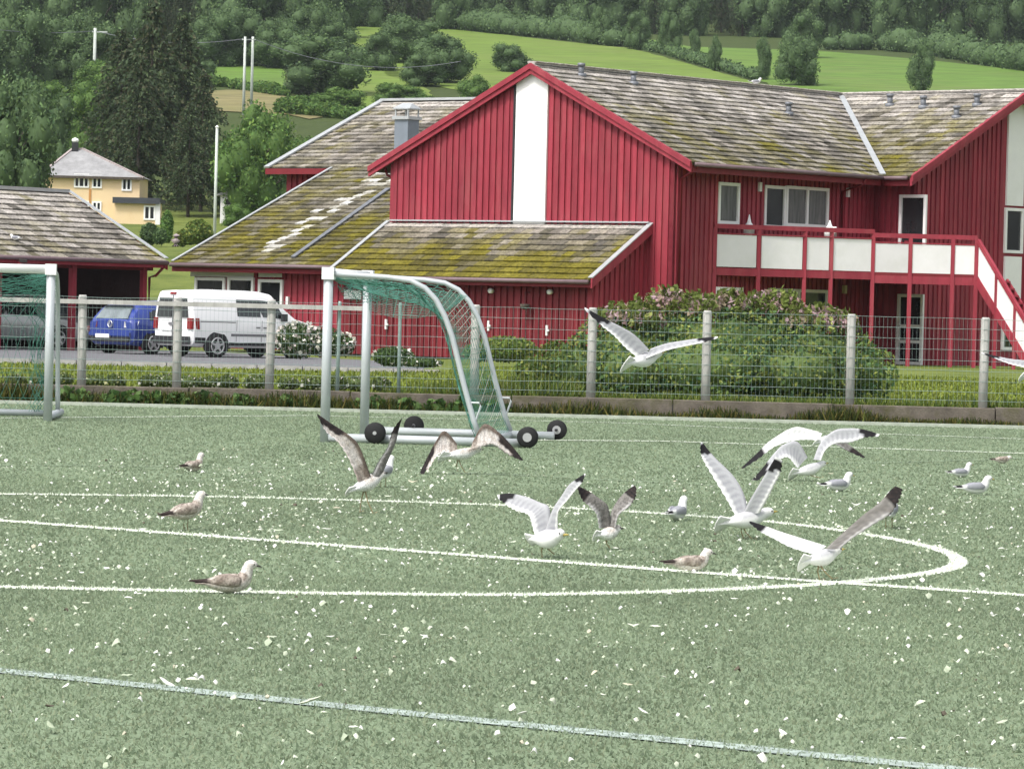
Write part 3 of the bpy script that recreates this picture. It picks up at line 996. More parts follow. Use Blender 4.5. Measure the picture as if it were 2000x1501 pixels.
# balcony across the inner corner
bal_pts = [P(1398, 500, 113.6), P(1703, 500, 115.8), P(1906, 500, 116.1)]
def bal(px, z, D=None):
    """point of the balcony front under a photo column"""
    for (x0, d0), (x1, d1) in (((1398, 113.6), (1703, 115.8)), ((1703, 115.8), (1990, 116.2))):
        if px <= x1: break
    D = d0 + (d1 - d0) * (px - x0) / (x1 - x0)
    p = P(px, 500, D)
    return Vector((p.x, p.y, z))
inner = B(4.9, 0.20 + s_in)
slabm = MB()
poly = [bal(1396, 2.72), bal(1703, 2.72), bal(1908, 2.72), B2(-4.9, 0.4, 2.72), Vector((inner.x, inner.y, 2.72)), B(4.9, 1.9, 2.72)]
slabm.prism(poly, UP * 0.14)
balo = slabm.build('balcony', M['red_dark'], red)
for (x0, x1, z0, z1, tone) in ((1399, 1477, 2.88, 3.77, 0.93), (1487, 1567, 2.87, 3.77, 1.05), (1576, 1619, 2.87, 3.77, 1.03), (1628, 1703, 2.87, 3.77, 1.05),
                               (1709, 1774, 2.83, 3.67, 0.82), (1782, 1857, 2.83, 3.67, 0.95), (1865, 1904, 2.83, 3.67, 1.03)):
    a, b_ = bal(x0, z0), bal(x1, z0)
    n = Vector((-(b_ - a).y, (b_ - a).x, 0)).normalized() * 0.03
    mb = MB(); mb.prism([a, b_, b_ + UP * (z1 - z0), a + UP * (z1 - z0)], n)
    o = mb.build('balcony_panel', M['panel'], balo); o.color = (tone, tone, tone, 1)
for x, top in ((1396, 3.98), (1482, 3.98), (1571.5, 3.98), (1623.5, 3.98), (1705, 3.98), (1778, 3.88), (1861, 3.88), (1907, 3.88)):
    p = bal(x, 0)
    mb = MB(); mb.box(p.x - 0.055, p.x + 0.055, p.y - 0.02, p.y + 0.09, GZ, top)
    mb.build('post', M['red'], balo)
def rail(x0, x1, z, h, name='rail', m='red', dep=0.09):
    mb = MB()
    a, b_ = bal(x0, z), bal(x1, z)
    mb.bar(a + Vector((0, 0.03, 0)), b_ + Vector((0, 0.03, 0)), dep, h)
    mb.build(name, M[m], balo)
rail(1393, 1706, 4.0, 0.13); rail(1706, 1908, 3.90, 0.13)
rail(1396, 1705, 2.74, 0.20, 'beam', dep=0.06); rail(1706, 1907, 2.66, 0.22, 'beam', dep=0.06)
rail(1396, 1705, 3.80, 0.035, 'rail'); rail(1706, 1907, 3.70, 0.035, 'rail')
# staircase going down from the balcony end
SD = Vector((0.5, -0.866, 0)); SW = Vector((0.866, 0.5, 0))
s_top = bal(1910, 2.80)
RUN, NST = 2.7, 13
stair = MB()
e = s_top + SD * RUN; e.z = GZ
stair.bar(s_top - UP * 0.12, e - UP * 0.02, 0.06, 0.24)
stair.bar(s_top + SW * 1.0 - UP * 0.12, e + SW * 1.0 - UP * 0.02, 0.06, 0.24)
sto = stair.build('staircase', M['red'], red)
for k in range(NST):
    t = (k + 0.7) / NST
    p = s_top.lerp(e, t)
    mb = MB(); mb.obox(p + SW * 0.5 + UP * 0.02, SD * 0.13, SW * 0.47, UP * 0.025); mb.build('step', M['red'], sto)
for k in range(3):
    t0, t1 = k / 3 + 0.012, (k + 1) / 3 - 0.015
    a, b_ = s_top.lerp(e, t0), s_top.lerp(e, t1)
    mb = MB(); mb.prism([a + UP * 0.05, b_ + UP * 0.05, b_ + UP * 0.86, a + UP * 0.86], SW * 0.03); mb.build('balcony_panel', M['panel'], sto)
for k in range(1, 4):
    p = s_top.lerp(e, k / 3)
    mb = MB(); mb.box(p.x - 0.045, p.x + 0.045, p.y - 0.045, p.y + 0.045, GZ, p.z + 1.0); mb.build('post', M['red'], sto)
mb = MB(); mb.bar(s_top + UP * 1.02, e + UP * 1.02, 0.09, 0.12); mb.build('handrail', M['red'], sto)
# lamps under the eave
for (F, x, y) in ((F2, 1480, 365), (F2, 1652, 376)):
    s, z = F.px(x, y)
    mb = MB(); mb.obox(F.pt(s, z, 0.06), F.d * 0.06, F.n * 0.05, UP * 0.13); mb.build('wall_lamp', M['panel'], red)
s, z = F2.px(1646, 565)
mb = MB(); mb.obox(F2.pt(s, z, 0.06), F2.d * 0.06, F2.n * 0.05, UP * 0.12); mb.build('wall_lamp', mat('amber_lamp', (0.5, 0.4, 0.2, 1), 0.4), red)
finish_tiles('red')

# ornaments on the balcony
def ornament(px, label, two=False):
    p = bal(px, 2.86) + Vector((0, 0.35, 0))
    mb = MB()
    mb.tube([p, p + UP * 0.05, p + UP * 0.06, p + UP * 0.9, p + UP * 0.95, p + UP * 1.08, p + UP * 1.2, p + UP * 1.28, p + UP * (1.5 if not two else 1.42)],
            [0.14, 0.14, 0.05, 0.05, 0.15, 0.15, 0.12, 0.06, 0.012], 12)
    if two:
        mb.cyl(p + Vector((0.13, -0.02, 1.1)), UP, 0.07, 0.28, 10)
    o = mb.build('ornament', M['white'], None, True, base=p)
    tag(o, label, 'ornament', 'balcony ornaments')
ornament(1463, 'white pointed ornament at the left end of the balcony')
ornament(1621, 'white ornament behind the railing in the middle of the balcony', True)
# hanging flower basket by the lean-to
s, z = F5.px(1036, 596)
p = F5.pt(s, z, 0.25)
fb = thing('flower_basket', p, 'flower basket hanging on the lean-to wall', 'basket')
MB().tube([p - UP * 0.12, p - UP * 0.06, p + UP * 0.03], [0.05, 0.12, 0.15], 10).build('pot', M['bark'], fb, True)
MB().tube([p + UP * 0.03, p + UP * 0.35, p + UP * 0.35 - F5.n * 0.22], 0.012, 6).build('bracket', M['trim'], fb)

# ------------------------------------------------------------------ carport on the left
CO = Vector((-9.87, 116.0, 0))
car = thing('carport', CO + V * -3 + Vector((0, 0, 0.1)), 'open red carport with grey tiled roof at the left edge', 'carport')
CPT = 0.488; ck = math.sqrt(1 + CPT * CPT)
CS = (-U + UP * CPT).normalized()
roof_plane('carport', car, CO + UP * 2.63, -V, CS, [(0, 0), (9, 0), (9, 3.96 * ck), (0, 3.96 * ck)], 'carport', tw=0.36, tl=0.34)
CS2 = (U + UP * CPT).normalized()
roof_plane('carport', car, CO - U * 7.92 + UP * 2.63 - V * 9, V, CS2, [(0, 0), (9, 0), (9, 3.96 * ck), (0, 3.96 * ck)], 'carport', tw=0.36, tl=0.34)
F = Frame(CO - U * 6.6, V, U)
board_wall(F, [(-9, 2.9), (-0.3, 2.9)], 0.1, car, material=M['shaded_wood'])                    # back wall inside
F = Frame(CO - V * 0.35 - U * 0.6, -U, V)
mb = MB(); mb.prism([F.pt(0, 0.1), F.pt(6.0, 0.1), F.pt(6.0, 2.9), F.pt(3.4, 4.3), F.pt(0, 2.7)], -F.n * 0.1); mb.build('wall', M['shaded_wood'], car)
for v in (-0.35, -3.2, -6.1, -8.8):
    p = CO + V * v - U * 0.55
    mb = MB(); mb.obox(p + UP * 1.35, U * 0.08, V * 0.08, UP * 1.28); mb.build('post', M['red'], car)
mb = MB(); mb.bar(CO - U * 0.55 + UP * 2.5, CO - V * 9 - U * 0.55 + UP * 2.5, 0.1, 0.22); mb.build('beam', M['red_dark'], car)
mb = MB(); mb.bar(CO - U * 0.02 + UP * 2.56, CO - V * 9 - U * 0.02 + UP * 2.56, 0.06, 0.18); mb.build('fascia', M['red'], car)
gutter(CO + U * 0.06 + UP * 2.62, CO + U * 0.06 - V * 9 + UP * 2.62, car)
mb = MB(); a = CO + V * 0.02 + UP * 2.66; b_ = CO + V * 0.02 - U * 3.96 + UP * (2.66 + 3.96 * CPT); mb.prism([a, b_, b_ - UP * 0.24, a - UP * 0.24], V * 0.05); mb.build('barge_board', M['red'], car)
mb = MB(); mb.bar(a + UP * 0.09, b_ + UP * 0.09, 0.14, 0.03); mb.build('verge_flashing', M['metal'], car)
mb = MB(); mb.bar(CO - U * 3.96 + UP * 4.64, CO - U * 3.96 - V * 9 + UP * 4.64, 0.24, 0.1); mb.build('ridge_cap', M['metal'], car)
pipe([CO + U * 0.06 - V * 0.1 + UP * 2.55, CO - U * 0.3 - V * 0.1 + UP * 2.25, CO - U * 0.45 - V * 0.2 + UP * 2.2, CO - U * 0.45 - V * 0.2 + UP * 0.1], car)
# the projecting gable of the carport at the frame edge
ge = P(38, 508, 111.2)
mb = MB(); d = (P(-90, 410, 113.0) - ge)
mb.prism([ge, ge + d, ge + d - UP * 0.30, ge - UP * 0.30], Vector((0.05, 0.08, 0))); mb.build('barge_board', M['red'], car)
mb = MB(); mb.prism([ge + UP * 0.02, ge + d + UP * 0.02, ge + d + UP * 0.02 + V * 2.5, ge + UP * 0.02 + V * 0.3], UP * -0.08); mb.build('roof', M['slab'], car)
finish_tiles('carport', 0.36, 0.34)

# ------------------------------------------------------------------ yellow house up the slope
HD = 290.0
hs = HD / FPX
def HP(px, py, dd=0.0):
    return P(px, py, HD + dd)
hb = HP(190, 470)
house = thing('yellow_house', (hb.x, hb.y, hb.z), 'yellow rendered house with a hipped grey roof behind the carport', 'house')
hx0, hx1 = HP(84, 400).x, HP(272, 400).x
zt = HP(180, 345).z
zb = terrain(hb.x, HD) - 0.5
FH = Frame((hx0, HD), (1, 0), (0, -1))
W_ = hx1 - hx0
mb = MB(); mb.box(hx0, hx1, HD, HD + 6.5, zb, zt); mb.build('wall', M['yellow'], house)
ex0, ex1 = HP(228, 400).x, HP(309, 400).x
ez = HP(268, 396).z
mb = MB(); mb.box(ex0, ex1, HD - 1.6, HD + 3, zb, ez); mb.build('extension', M['yellow'], house)
mb = MB(); mb.box(ex0 - 0.1, ex1 + 0.25, HD - 1.9, HD + 3, ez, ez + 0.28)
mb.box(ex0 - 0.12, ex1 + 0.27, HD - 1.92, HD - 1.88, ez - 0.1, ez + 0.32); mb.build('extension_roof', M['slate2'], house)
ap = HP(150, 287); rz = ap.z; o_ = 0.3
ax0 = ap.x - 0.6; ax1 = ap.x + 0.1
r = [(hx0 - o_, HD - o_, zt), (hx1 + o_, HD - o_, zt), (hx1 + o_, HD + 6.5 + o_, zt), (hx0 - o_, HD + 6.5 + o_, zt), (ax0, HD + 3.2, rz), (ax1, HD + 3.2, rz)]
mb = MB(); mb.add(r, [(0, 1, 5, 4), (1, 2, 5), (2, 3, 4, 5), (3, 0, 4), (3, 2, 1, 0)]); rf = mb.build('roof', M['slate'], house)
mb = MB(); mb.bar(Vector(r[1]), Vector(r[5]), 0.2, 0.1); mb.bar(Vector(r[0]), Vector(r[4]), 0.2, 0.1); mb.bar(Vector(r[4]), Vector(r[5]), 0.22, 0.12); mb.build('hip_tiles', M['hip'], rf)
mb = MB(); mb.box(hx0 - o_ - 0.03, hx1 + o_ + 0.03, HD - o_ - 0.06, HD - o_ - 0.01, zt - 0.16, zt + 0.02); mb.build('eave_board', M['bark'], house)
cp_ = HP(147, 276, 3.0)
mb = MB(); mb.box(cp_.x - 0.22, cp_.x + 0.22, cp_.y - 0.2, cp_.y + 0.2, rz - 0.4, rz + 0.42); chn = mb.build('chimney', M['trim'], rf)
mb = MB(); mb.tube([(cp_.x, cp_.y, rz + 0.42), (cp_.x, cp_.y, rz + 0.55), (cp_.x, cp_.y, rz + 0.68), (cp_.x, cp_.y, rz + 0.76)], [0.16, 0.27, 0.22, 0.05], 12); mb.build('cap', M['white'], rf, True)
for (x0, y0, x1, y1, mul) in ((145, 339, 174, 367, 2), (180, 341, 199, 368, 1), (238, 345, 257, 373, 1), (180, 393, 198, 412, 1), (160, 392, 174, 405, 0)):
    s0, z1 = FH.px(x0, y0); s1, z0 = FH.px(x1, y1)
    window(FH, s0, s1, z0, z1, house, mull=[s0 + (s1 - s0) * (k + 1) / (mul + 1) for k in range(mul)], fw=0.11)
FE = Frame((ex0, HD - 1.6), (1, 0), (0, -1))
s0, z1 = FE.px(281, 401); s1, z0 = FE.px(303, 430)
window(FE, s0, s1, z0, z1, house, mull=[(s0 + s1) / 2], fw=0.11)
mb = MB(); p0, p1 = HP(304, 398, -1.62), HP(311, 470, -1.62); mb.box(p0.x, p1.x + 0.02, HD - 1.66, HD - 1.61, zb, ez); mb.build('corner_board', M['panel'], house)
mb = MB(); p0 = HP(176, 372); mb.box(p0.x - 0.08, p0.x + 0.08, HD - 0.04, HD - 0.003, HP(176, 396).z, HP(176, 369).z); mb.build('pilaster', mat('orange_trim', (0.45, 0.22, 0.07, 1), 0.8), house)
# pale cottage glimpsed through the trees
cp = P(449, 398, 300)
cot = thing('cottage', (cp.x, cp.y, terrain(cp.x, 300)), 'pale little house half hidden behind the flagpole', 'house')
mb = MB(); mb.box(cp.x - 0.7, cp.x + 0.7, 300, 304, terrain(cp.x, 300) - 0.5, P(452, 382, 300).z); mb.build('wall', M['panel'], cot)
z = P(452, 382, 300).z
mb = MB(); mb.prism([(cp.x - 1.1, 299.7, z), (cp.x + 1.0, 299.7, z), (cp.x, 299.7, z + 0.5)], (0, 4.6, 0)); mb.build('roof', M['slate'], cot)
window(Frame((cp.x, 300), (1, 0), (0, -1)), -0.4, 0.2, z - 0.75, z - 0.2, cot, fw=0.07)

# ------------------------------------------------------------------ poles and overhead wires
def pole(name, px, top, bottom, D, r, label, cat, group=None):
    t, bt = P(px, top, D), P(px, bottom, D)
    base = Vector((t.x, D, min(bt.z, terrain(t.x, D)) - 0.3))
    o = thing(name, base, label, cat, group)
    MB().tube([base, Vector((t.x, D, t.z))], [r, r * 0.8], 10).build('shaft', M['pole'], o, True)
    return o, Vector((t.x, D, t.z))
fp, t = pole('flagpole', 424, 251, 440, 210, 0.09, 'tall pale flagpole beside the long mossy roof', 'flagpole')
MB().tube([t, t + UP * 0.08, t + UP * 0.16], [0.06, 0.11, 0.02], 10).build('finial', M['white'], fp, True)
ua, ta = pole('utility_pole', 479, 72, 160, 420, 0.16, 'left one of two thin utility poles on the green meadow', 'pole', 'utility poles on the hillside')
ub, tb = pole('utility_pole', 494, 72, 165, 421, 0.16, 'right one of two thin utility poles on the green meadow', 'pole', 'utility poles on the hillside')
uc, tc = pole('utility_pole', 186, 55, 125, 436, 0.2, 'utility pole with a crossarm showing through the trees at left', 'pole', 'utility poles on the hillside')
MB().bar(tc + Vector((-0.3, 0, -0.4)), tc + Vector((1.3, 0, -0.4)), 0.14, 0.14).build('crossarm', M['pole'], uc)
MB().bar(ta + Vector((-0.3, -0.1, -0.3)), tb + Vector((0.3, -0.1, -0.3)), 0.1, 0.1).build('crossarm', M['pole'], ua)
def sag(a, b, s, label):
    pts = [a.lerp(b, k / 16) - UP * s * 4 * (k / 16) * (1 - k / 16) for k in range(17)]
    tag(MB().tube(pts, 0.03, 5).build('power_line', M['greymetal'], None, base=a), label, 'cable', 'overhead wires')
sag(tc + Vector((0, 0, -0.3)), ta + Vector((0, 0, -0.2)), 0.8, 'thin wire strung between the crossarm pole and the paired poles')
sag(P(-80, 47, 422), tc + Vector((0, 0, -0.3)), 0.5, 'thin wire running left from the crossarm pole')
sag(tb + Vector((0, 0, -0.2)), P(900, 120, 424), 1.6, 'thin wire running right from the paired poles')

# ------------------------------------------------------------------ cars
def make_car(name, label, st, paint, wheelbase, rear_x, track, wr, M4, details, arch=True):
    """st: stations (x, z_low, half_low, z_belt, half_belt, z_roof, half_roof); M4 places local x forward, y left"""
    root = thing(name, M4.translation, label, 'van' if 'van' in name else 'car')
    W = lambda p: M4 @ Vector(p)
    def ring(s):
        x, zl, hl, zb, hb, zr, hr = s
        half = [(hl * 0.86, zl), (hl, zl + 0.10), (hb + 0.012, zl + (zb - zl) * 0.55), (hb, zb), (hr + (hb - hr) * 0.28, zr - (zr - zb) * 0.20),
                (hr - 0.02, zr - 0.045), (hr - 0.14, zr), (0, zr + 0.025)]
        return [(x, -y, z) for y, z in half] + [(x, y, z) for y, z in reversed(half[:-1])]
    def at(x):
        for a, b in zip(st, st[1:]):
            if x <= b[0]:
                t = (x - a[0]) / (b[0] - a[0])
                return tuple(a[i] + (b[i] - a[i]) * t for i in range(7))
        return st[-1]
    xs = sorted(set([s[0] for s in st] + list(np.linspace(st[0][0], st[-1][0], 26))))
    rings = [ring(at(x)) for x in xs]
    n = len(rings[0])
    mb = MB()
    vs = [W(p) for r_ in rings for p in r_]
    fs = [[i * n + k, i * n + (k + 1) % n, (i + 1) * n + (k + 1) % n, (i + 1) * n + k] for i in range(len(rings) - 1) for k in range(n)]
    fs += [list(range(n)), [(len(rings) - 1) * n + k for k in range(n)][::-1]]
    mb.add(vs, fs)
    body = mb.build('body', paint, root, True)
    ed = body.modifiers.new('edges', 'EDGE_SPLIT'); ed.split_angle = R(38)
    def side(x, t, sgn, out=0.012):
        x_, zl, hl, zb, hb, zr, hr = at(x)
        z = zb + (zr - 0.045 - zb) * t
        if t < 0.8:
            y = hb + (hr + (hb - hr) * 0.28 - hb) * (t / 0.8)
        else:
            y = hr + (hb - hr) * 0.28 + ((hr - 0.02) - (hr + (hb - hr) * 0.28)) * ((t - 0.8) / 0.2)
        return W((x, sgn * (y + out), z))
    def low(x, t, sgn, out=0.012):
        x_, zl, hl, zb, hb, zr, hr = at(x)
        z = zl + 0.10 + (zb - zl - 0.10) * t
        y = hl + (hb + 0.012 - hl) * min(1, t * 2)
        return W((x, sgn * (y + out), z))
    # wheels
    for x in (rear_x, rear_x + wheelbase):
        for sgn in (-1, 1):
            c = W((x, sgn * (track - 0.045), wr))
            ax = (M4.to_3x3() @ Vector((0, 1, 0))).normalized() * sgn
            w = MB(); w.tube([c - ax * 0.10, c - ax * 0.07, c + ax * 0.07, c + ax * 0.10], [wr * 0.9, wr, wr, wr * 0.9], 24)
            wo_ = w.build('wheel', M['rubber'], root, True)
            w = MB(); w.cyl(c + ax * 0.098, ax, wr * 0.30, 0.012, 14)
            fw_ = (M4.to_3x3() @ Vector((1, 0, 0))).normalized()
            for q in range(5):
                an = q * 1.2566 + 0.3
                dv = fw_ * math.cos(an) + UP * math.sin(an)
                w.bar(c + ax * 0.105 + dv * 0.03, c + ax * 0.105 + dv * wr * 0.62, 0.055, 0.02, up=ax)
            w.tube([c + ax * 0.1 + (fw_ * math.cos(an) + UP * math.sin(an)) * wr * 0.64 for an in np.linspace(0, 6.2832, 21)], 0.02, 6, cap=False)
            w.cyl(c + ax * 0.112, ax, wr * 0.18, 0.012, 10)
            w.build('rim', M['rim'], wo_)
            # dark arch round the wheel
            a = MB()
            pts = []
            yy = track + 0.046
            for k in range(19):
                an = -0.35 + (math.pi + 0.7) * k / 18
                pts.append(W((x + math.cos(an) * (wr + 0.07), sgn * yy, wr + math.sin(an) * (wr + 0.07))))
            a.prism(pts, (W((0, -sgn * 0.12, 0)) - W((0, 0, 0))))
            a.build('wheel_arch', M['trim'], root)
    details(root, W, side, low, body)
    return root

def patch(fn, x0, x1, t0, t1, sgn, name, m, parent, n=6, skew=0.0, out=0.012):
    mb = MB()
    vs = []
    for i in range(n + 1):
        x = x0 + (x1 - x0) * i / n
        vs += [fn(x, t0, sgn, out), fn(x + skew, t1, sgn, out)]
    mb.add(vs, [(2 * i, 2 * i + 2, 2 * i + 3, 2 * i + 1) for i in range(n)])
    return mb.build(name, m, parent)

def quad(W, pts, name, m, parent, ext=(-0.03, 0, 0)):
    mb = MB()
    e = W(ext) - W((0, 0, 0))
    mb.prism([W(p) for p in pts], e)
    return mb.build(name, m, parent)

def place(px, py, lx, ly, head):
    """matrix that puts the local ground point (lx, ly) on a ground pixel of the car park"""
    g0 = G(px, py, 0.115)
    rot = Matrix.Rotation(head, 4, 'Z')
    o = rot @ Vector((lx, ly, 0))
    return Matrix.Translation((g0.x - o.x, g0.y - o.y, 0.115)) @ rot

VAN = [(-2.20, 0.42, 0.78, 1.05, 0.82, 1.70, 0.68), (-2.14, 0.30, 0.86, 1.05, 0.885, 1.79, 0.72), (-1.2, 0.27, 0.88, 1.05, 0.90, 1.83, 0.74),
       (0.2, 0.27, 0.88, 1.04, 0.90, 1.82, 0.74), (0.62, 0.27, 0.88, 1.03, 0.90, 1.76, 0.71), (1.38, 0.28, 0.88, 1.02, 0.88, 1.10, 0.78),
       (1.9, 0.30, 0.86, 0.93, 0.85, 0.98, 0.74), (2.14, 0.34, 0.80, 0.78, 0.78, 0.84, 0.66), (2.2, 0.42, 0.70, 0.66, 0.70, 0.70, 0.60)]
def van_details(root, W, side, low, body):
    x = -2.205
    quad(W, [(x, 0.70, 1.08), (x, 0.04, 1.08), (x + 0.03, 0.04, 1.60), (x + 0.03, 0.62, 1.60)], 'rear_window', M['carglass'], root)
    quad(W, [(x, -0.70, 1.08), (x, -0.04, 1.08), (x + 0.03, -0.04, 1.60), (x + 0.03, -0.62, 1.60)], 'rear_window', M['carglass'], root)
    quad(W, [(x, 0.012, 0.5), (x, -0.012, 0.5), (x + 0.02, -0.012, 1.68), (x + 0.02, 0.012, 1.68)], 'door_gap', M['greytrim'], root)
    quad(W, [(x - 0.01, 0.80, 0.34), (x - 0.01, -0.80, 0.34), (x - 0.01, -0.80, 0.56), (x - 0.01, 0.80, 0.56)], 'bumper', M['trim'], root, (-0.06, 0, 0))
    quad(W, [(x - 0.005, 0.50, 0.70), (x - 0.005, 0.0, 0.70), (x - 0.005, 0.0, 0.82), (x - 0.005, 0.50, 0.82)], 'number_plate', M['panel'], root, (-0.015, 0, 0))
    quad(W, [(x - 0.005, 0.16, 0.86), (x - 0.005, -0.16, 0.86), (x - 0.005, -0.16, 0.94), (x - 0.005, 0.16, 0.94)], 'door_handle', M['greytrim'], root)
    quad(W, [(x + 0.03, 0.13, 1.70), (x + 0.03, -0.13, 1.70), (x + 0.04, -0.13, 1.76), (x + 0.04, 0.13, 1.76)], 'brake_light', M['taillight'], root, (-0.05, 0, 0))
    for s in (-1, 1):
        mb = MB(); mb.hexa([W(p) for p in [(-2.235, s * 0.68, 0.76), (-2.225, s * 0.87, 0.76), (-1.97, s * 0.915, 0.76), (-1.97, s * 0.7, 0.76),
                                          (-2.225, s * 0.67, 1.06), (-2.21, s * 0.865, 1.06), (-1.99, s * 0.91, 1.06), (-1.99, s * 0.7, 1.06)]])
        mb.build('tail_light', M['taillight'], root)
        patch(side, -0.68, 0.12, 0.12, 0.74, s, 'side_window', M['carglass'], root)
        patch(side, 0.20, 0.98, 0.12, 0.74, s, 'side_window', M['carglass'], root, skew=-0.22)
        patch(low, -0.9, 1.0, 0.32, 0.42, s, 'side_strip', M['greytrim'], root)
        patch(low, -0.95, 0.9, -0.06, 0.06, s, 'sill', M['trim'], root)
        patch(low, -1.95, -0.75, 0.86, 0.90, s, 'slide_rail', M['greytrim'], root)
        patch(low, -2.1, -1.75, -0.02, 0.22, s, 'corner_trim', M['trim'], root)
        for xx in (-0.05, 0.20):
            patch(low, xx, xx + 0.15, 0.66, 0.72, s, 'door_handle', M['greytrim'], root, 2)
        patch(low, 0.15, 0.165, 0.1, 0.98, s, 'door_gap', M['greytrim'], root, 1)
        patch(low, -0.72, -0.705, 0.1, 0.98, s, 'door_gap', M['greytrim'], root, 1)
        mb = MB(); mb.obox(W((0.86, s * 1.0, 1.12)), M3v(W, (0.05, 0, 0)), M3v(W, (0, 0.09, 0)), UP * 0.10); mb.build('mirror', M['trim'], root)
def M3v(W, v):
    return W(v) - W((0, 0, 0))
make_car('white_van', 'white panel van with roof-high rear windows parked behind the fence', VAN, M['vanwhite'], 2.68, -1.36, 0.86, 0.32, place(421, 698, -1.36, -0.86, R(42)) @ Matrix.Diagonal((0.96, 0.94, 0.95, 1)), van_details)

HATCH = [(-2.05, 0.40, 0.74, 0.86, 0.78, 0.92, 0.66), (-1.98, 0.26, 0.80, 0.88, 0.85, 1.02, 0.68), (-1.70, 0.22, 0.84, 0.89, 0.87, 1.36, 0.62), (-1.35, 0.22, 0.85, 0.90, 0.88, 1.46, 0.62),
         (-0.4, 0.22, 0.85, 0.89, 0.88, 1.50, 0.62), (0.3, 0.22, 0.85, 0.88, 0.88, 1.43, 0.61), (1.05, 0.22, 0.85, 0.87, 0.86, 0.95, 0.74), (1.7, 0.24, 0.83, 0.78, 0.83, 0.84, 0.70),
         (2.0, 0.30, 0.76, 0.66, 0.74, 0.70, 0.60), (2.06, 0.38, 0.66, 0.58, 0.66, 0.60, 0.5)]
def blue_details(root, W, side, low, body):
    quad(W, [(-2.0, 0.60, 0.98), (-2.0, -0.60, 0.98), (-1.72, -0.50, 1.34), (-1.72, 0.50, 1.34)], 'rear_window', M['bluecarglass'], root, (-0.03, 0, 0.01))
    quad(W, [(-1.74, 0.56, 1.38), (-1.74, -0.56, 1.38), (-1.74, -0.54, 1.42), (-1.74, 0.54, 1.42)], 'spoiler', M['trim'], root, (-0.14, 0, 0))
    quad(W, [(-2.06, 0.72, 0.34), (-2.06, -0.72, 0.34), (-2.06, -0.74, 0.46), (-2.06, 0.74, 0.46)], 'bumper', M['trim'], root, (-0.05, 0, 0))
    quad(W, [(-2.06, 0.76, 0.50), (-2.06, -0.76, 0.50), (-2.06, -0.76, 0.60), (-2.06, 0.76, 0.60)], 'bumper_ledge', M['blue'], root, (-0.06, 0, 0))
    quad(W, [(-2.07, 0.50, 0.44), (-2.07, -0.02, 0.44), (-2.07, -0.02, 0.55), (-2.07, 0.50, 0.55)], 'number_plate', M['panel'], root, (-0.06, 0, 0))
    for s in (-1, 1):
        mb = MB(); mb.hexa([W(p) for p in [(-2.08, s * 0.52, 0.74), (-1.94, s * 0.85, 0.74), (-1.92, s * 0.82, 0.76), (-2.0, s * 0.5, 0.76),
                                          (-2.06, s * 0.52, 0.90), (-1.86, s * 0.875, 0.92), (-1.86, s * 0.83, 0.92), (-2.0, s * 0.5, 0.9)]])
        mb.build('tail_light', M['rim'] if s < 0 else M['taillight'], root)  # right lamp pale grey: a reflection put into its colour
        patch(side, -1.45, -0.55, 0.1, 0.76, s, 'side_window', M['carglass'], root, skew=0.08)
        patch(side, -0.45, 0.55, 0.1, 0.76, s, 'side_window', M['carglass'], root, skew=-0.2)
        mb = MB(); mb.obox(W((0.62, s * 0.98, 0.98)), M3v(W, (0.05, 0, 0)), M3v(W, (0, 0.09, 0)), UP * 0.07); mb.build('mirror', M['blue'], root)
    # round maker's badge on the tailgate
    c = W((-2.085, 0, 0.83)); ax = M3v(W, (-1, 0, 0)); yy = M3v(W, (0, -1, 0))
    bd = MB()
    ringp = [c + yy * math.cos(a) * 0.085 + UP * math.sin(a) * 0.085 for a in np.linspace(0, 2 * math.pi, 25)]
    bd.tube(ringp, 0.013, 6, cap=False)
    for pts in ([(-0.035, 0.075), (0, 0.01), (0.035, 0.075)], [(-0.07, 0.04), (-0.032, -0.07), (0, 0.0), (0.032, -0.07), (0.07, 0.04)]):
        bd.tube([c + yy * a + UP * z for a, z in pts], 0.010, 5)
    bd.build('badge', M['chrome'], root)
make_car('blue_car', 'blue hatchback parked to the left of the white van', HATCH, M['blue'], 2.58, -1.32, 0.84, 0.31, place(297, 692, -1.32, -0.84, R(50)) @ Matrix.Diagonal((1, 1, 0.95, 1)), blue_details)
def silver_details(root, W, side, low, body):
    for s in (-1, 1):
        patch(side, -1.45, -0.55, 0.1, 0.76, s, 'side_window', M['carglass'], root, skew=0.08)
        patch(side, -0.45, 0.55, 0.1, 0.76, s, 'side_window', M['carglass'], root, skew=-0.2)
        mb = MB(); mb.obox(W((2.0, s * 0.58, 0.62)), M3v(W, (0.06, 0, 0)), M3v(W, (0, 0.14, 0)), UP * 0.06); mb.build('headlight', M['chrome'], root)
    quad(W, [(0.42, 0.58, 1.38), (0.42, -0.58, 1.38), (1.0, -0.70, 0.98), (1.0, 0.70, 0.98)], 'windscreen', M['bluecarglass'], root, (0.03, 0, 0.03))
    quad(W, [(2.06, 0.5, 0.42), (2.06, -0.5, 0.42), (2.06, -0.5, 0.54), (2.06, 0.5, 0.54)], 'grille', M['trim'], root, (0.03, 0, 0))
pc = CO - V * 2.1 - U * 3.0
make_car('silver_car', 'silver grey car standing inside the carport', HATCH, M['silver'], 2.58, -1.32, 0.84, 0.31,
         Matrix.Translation((pc.x, pc.y, 0.115)) @ Matrix.Rotation(math.atan2(U.y, U.x) + 0.25, 4, 'Z'), silver_details)

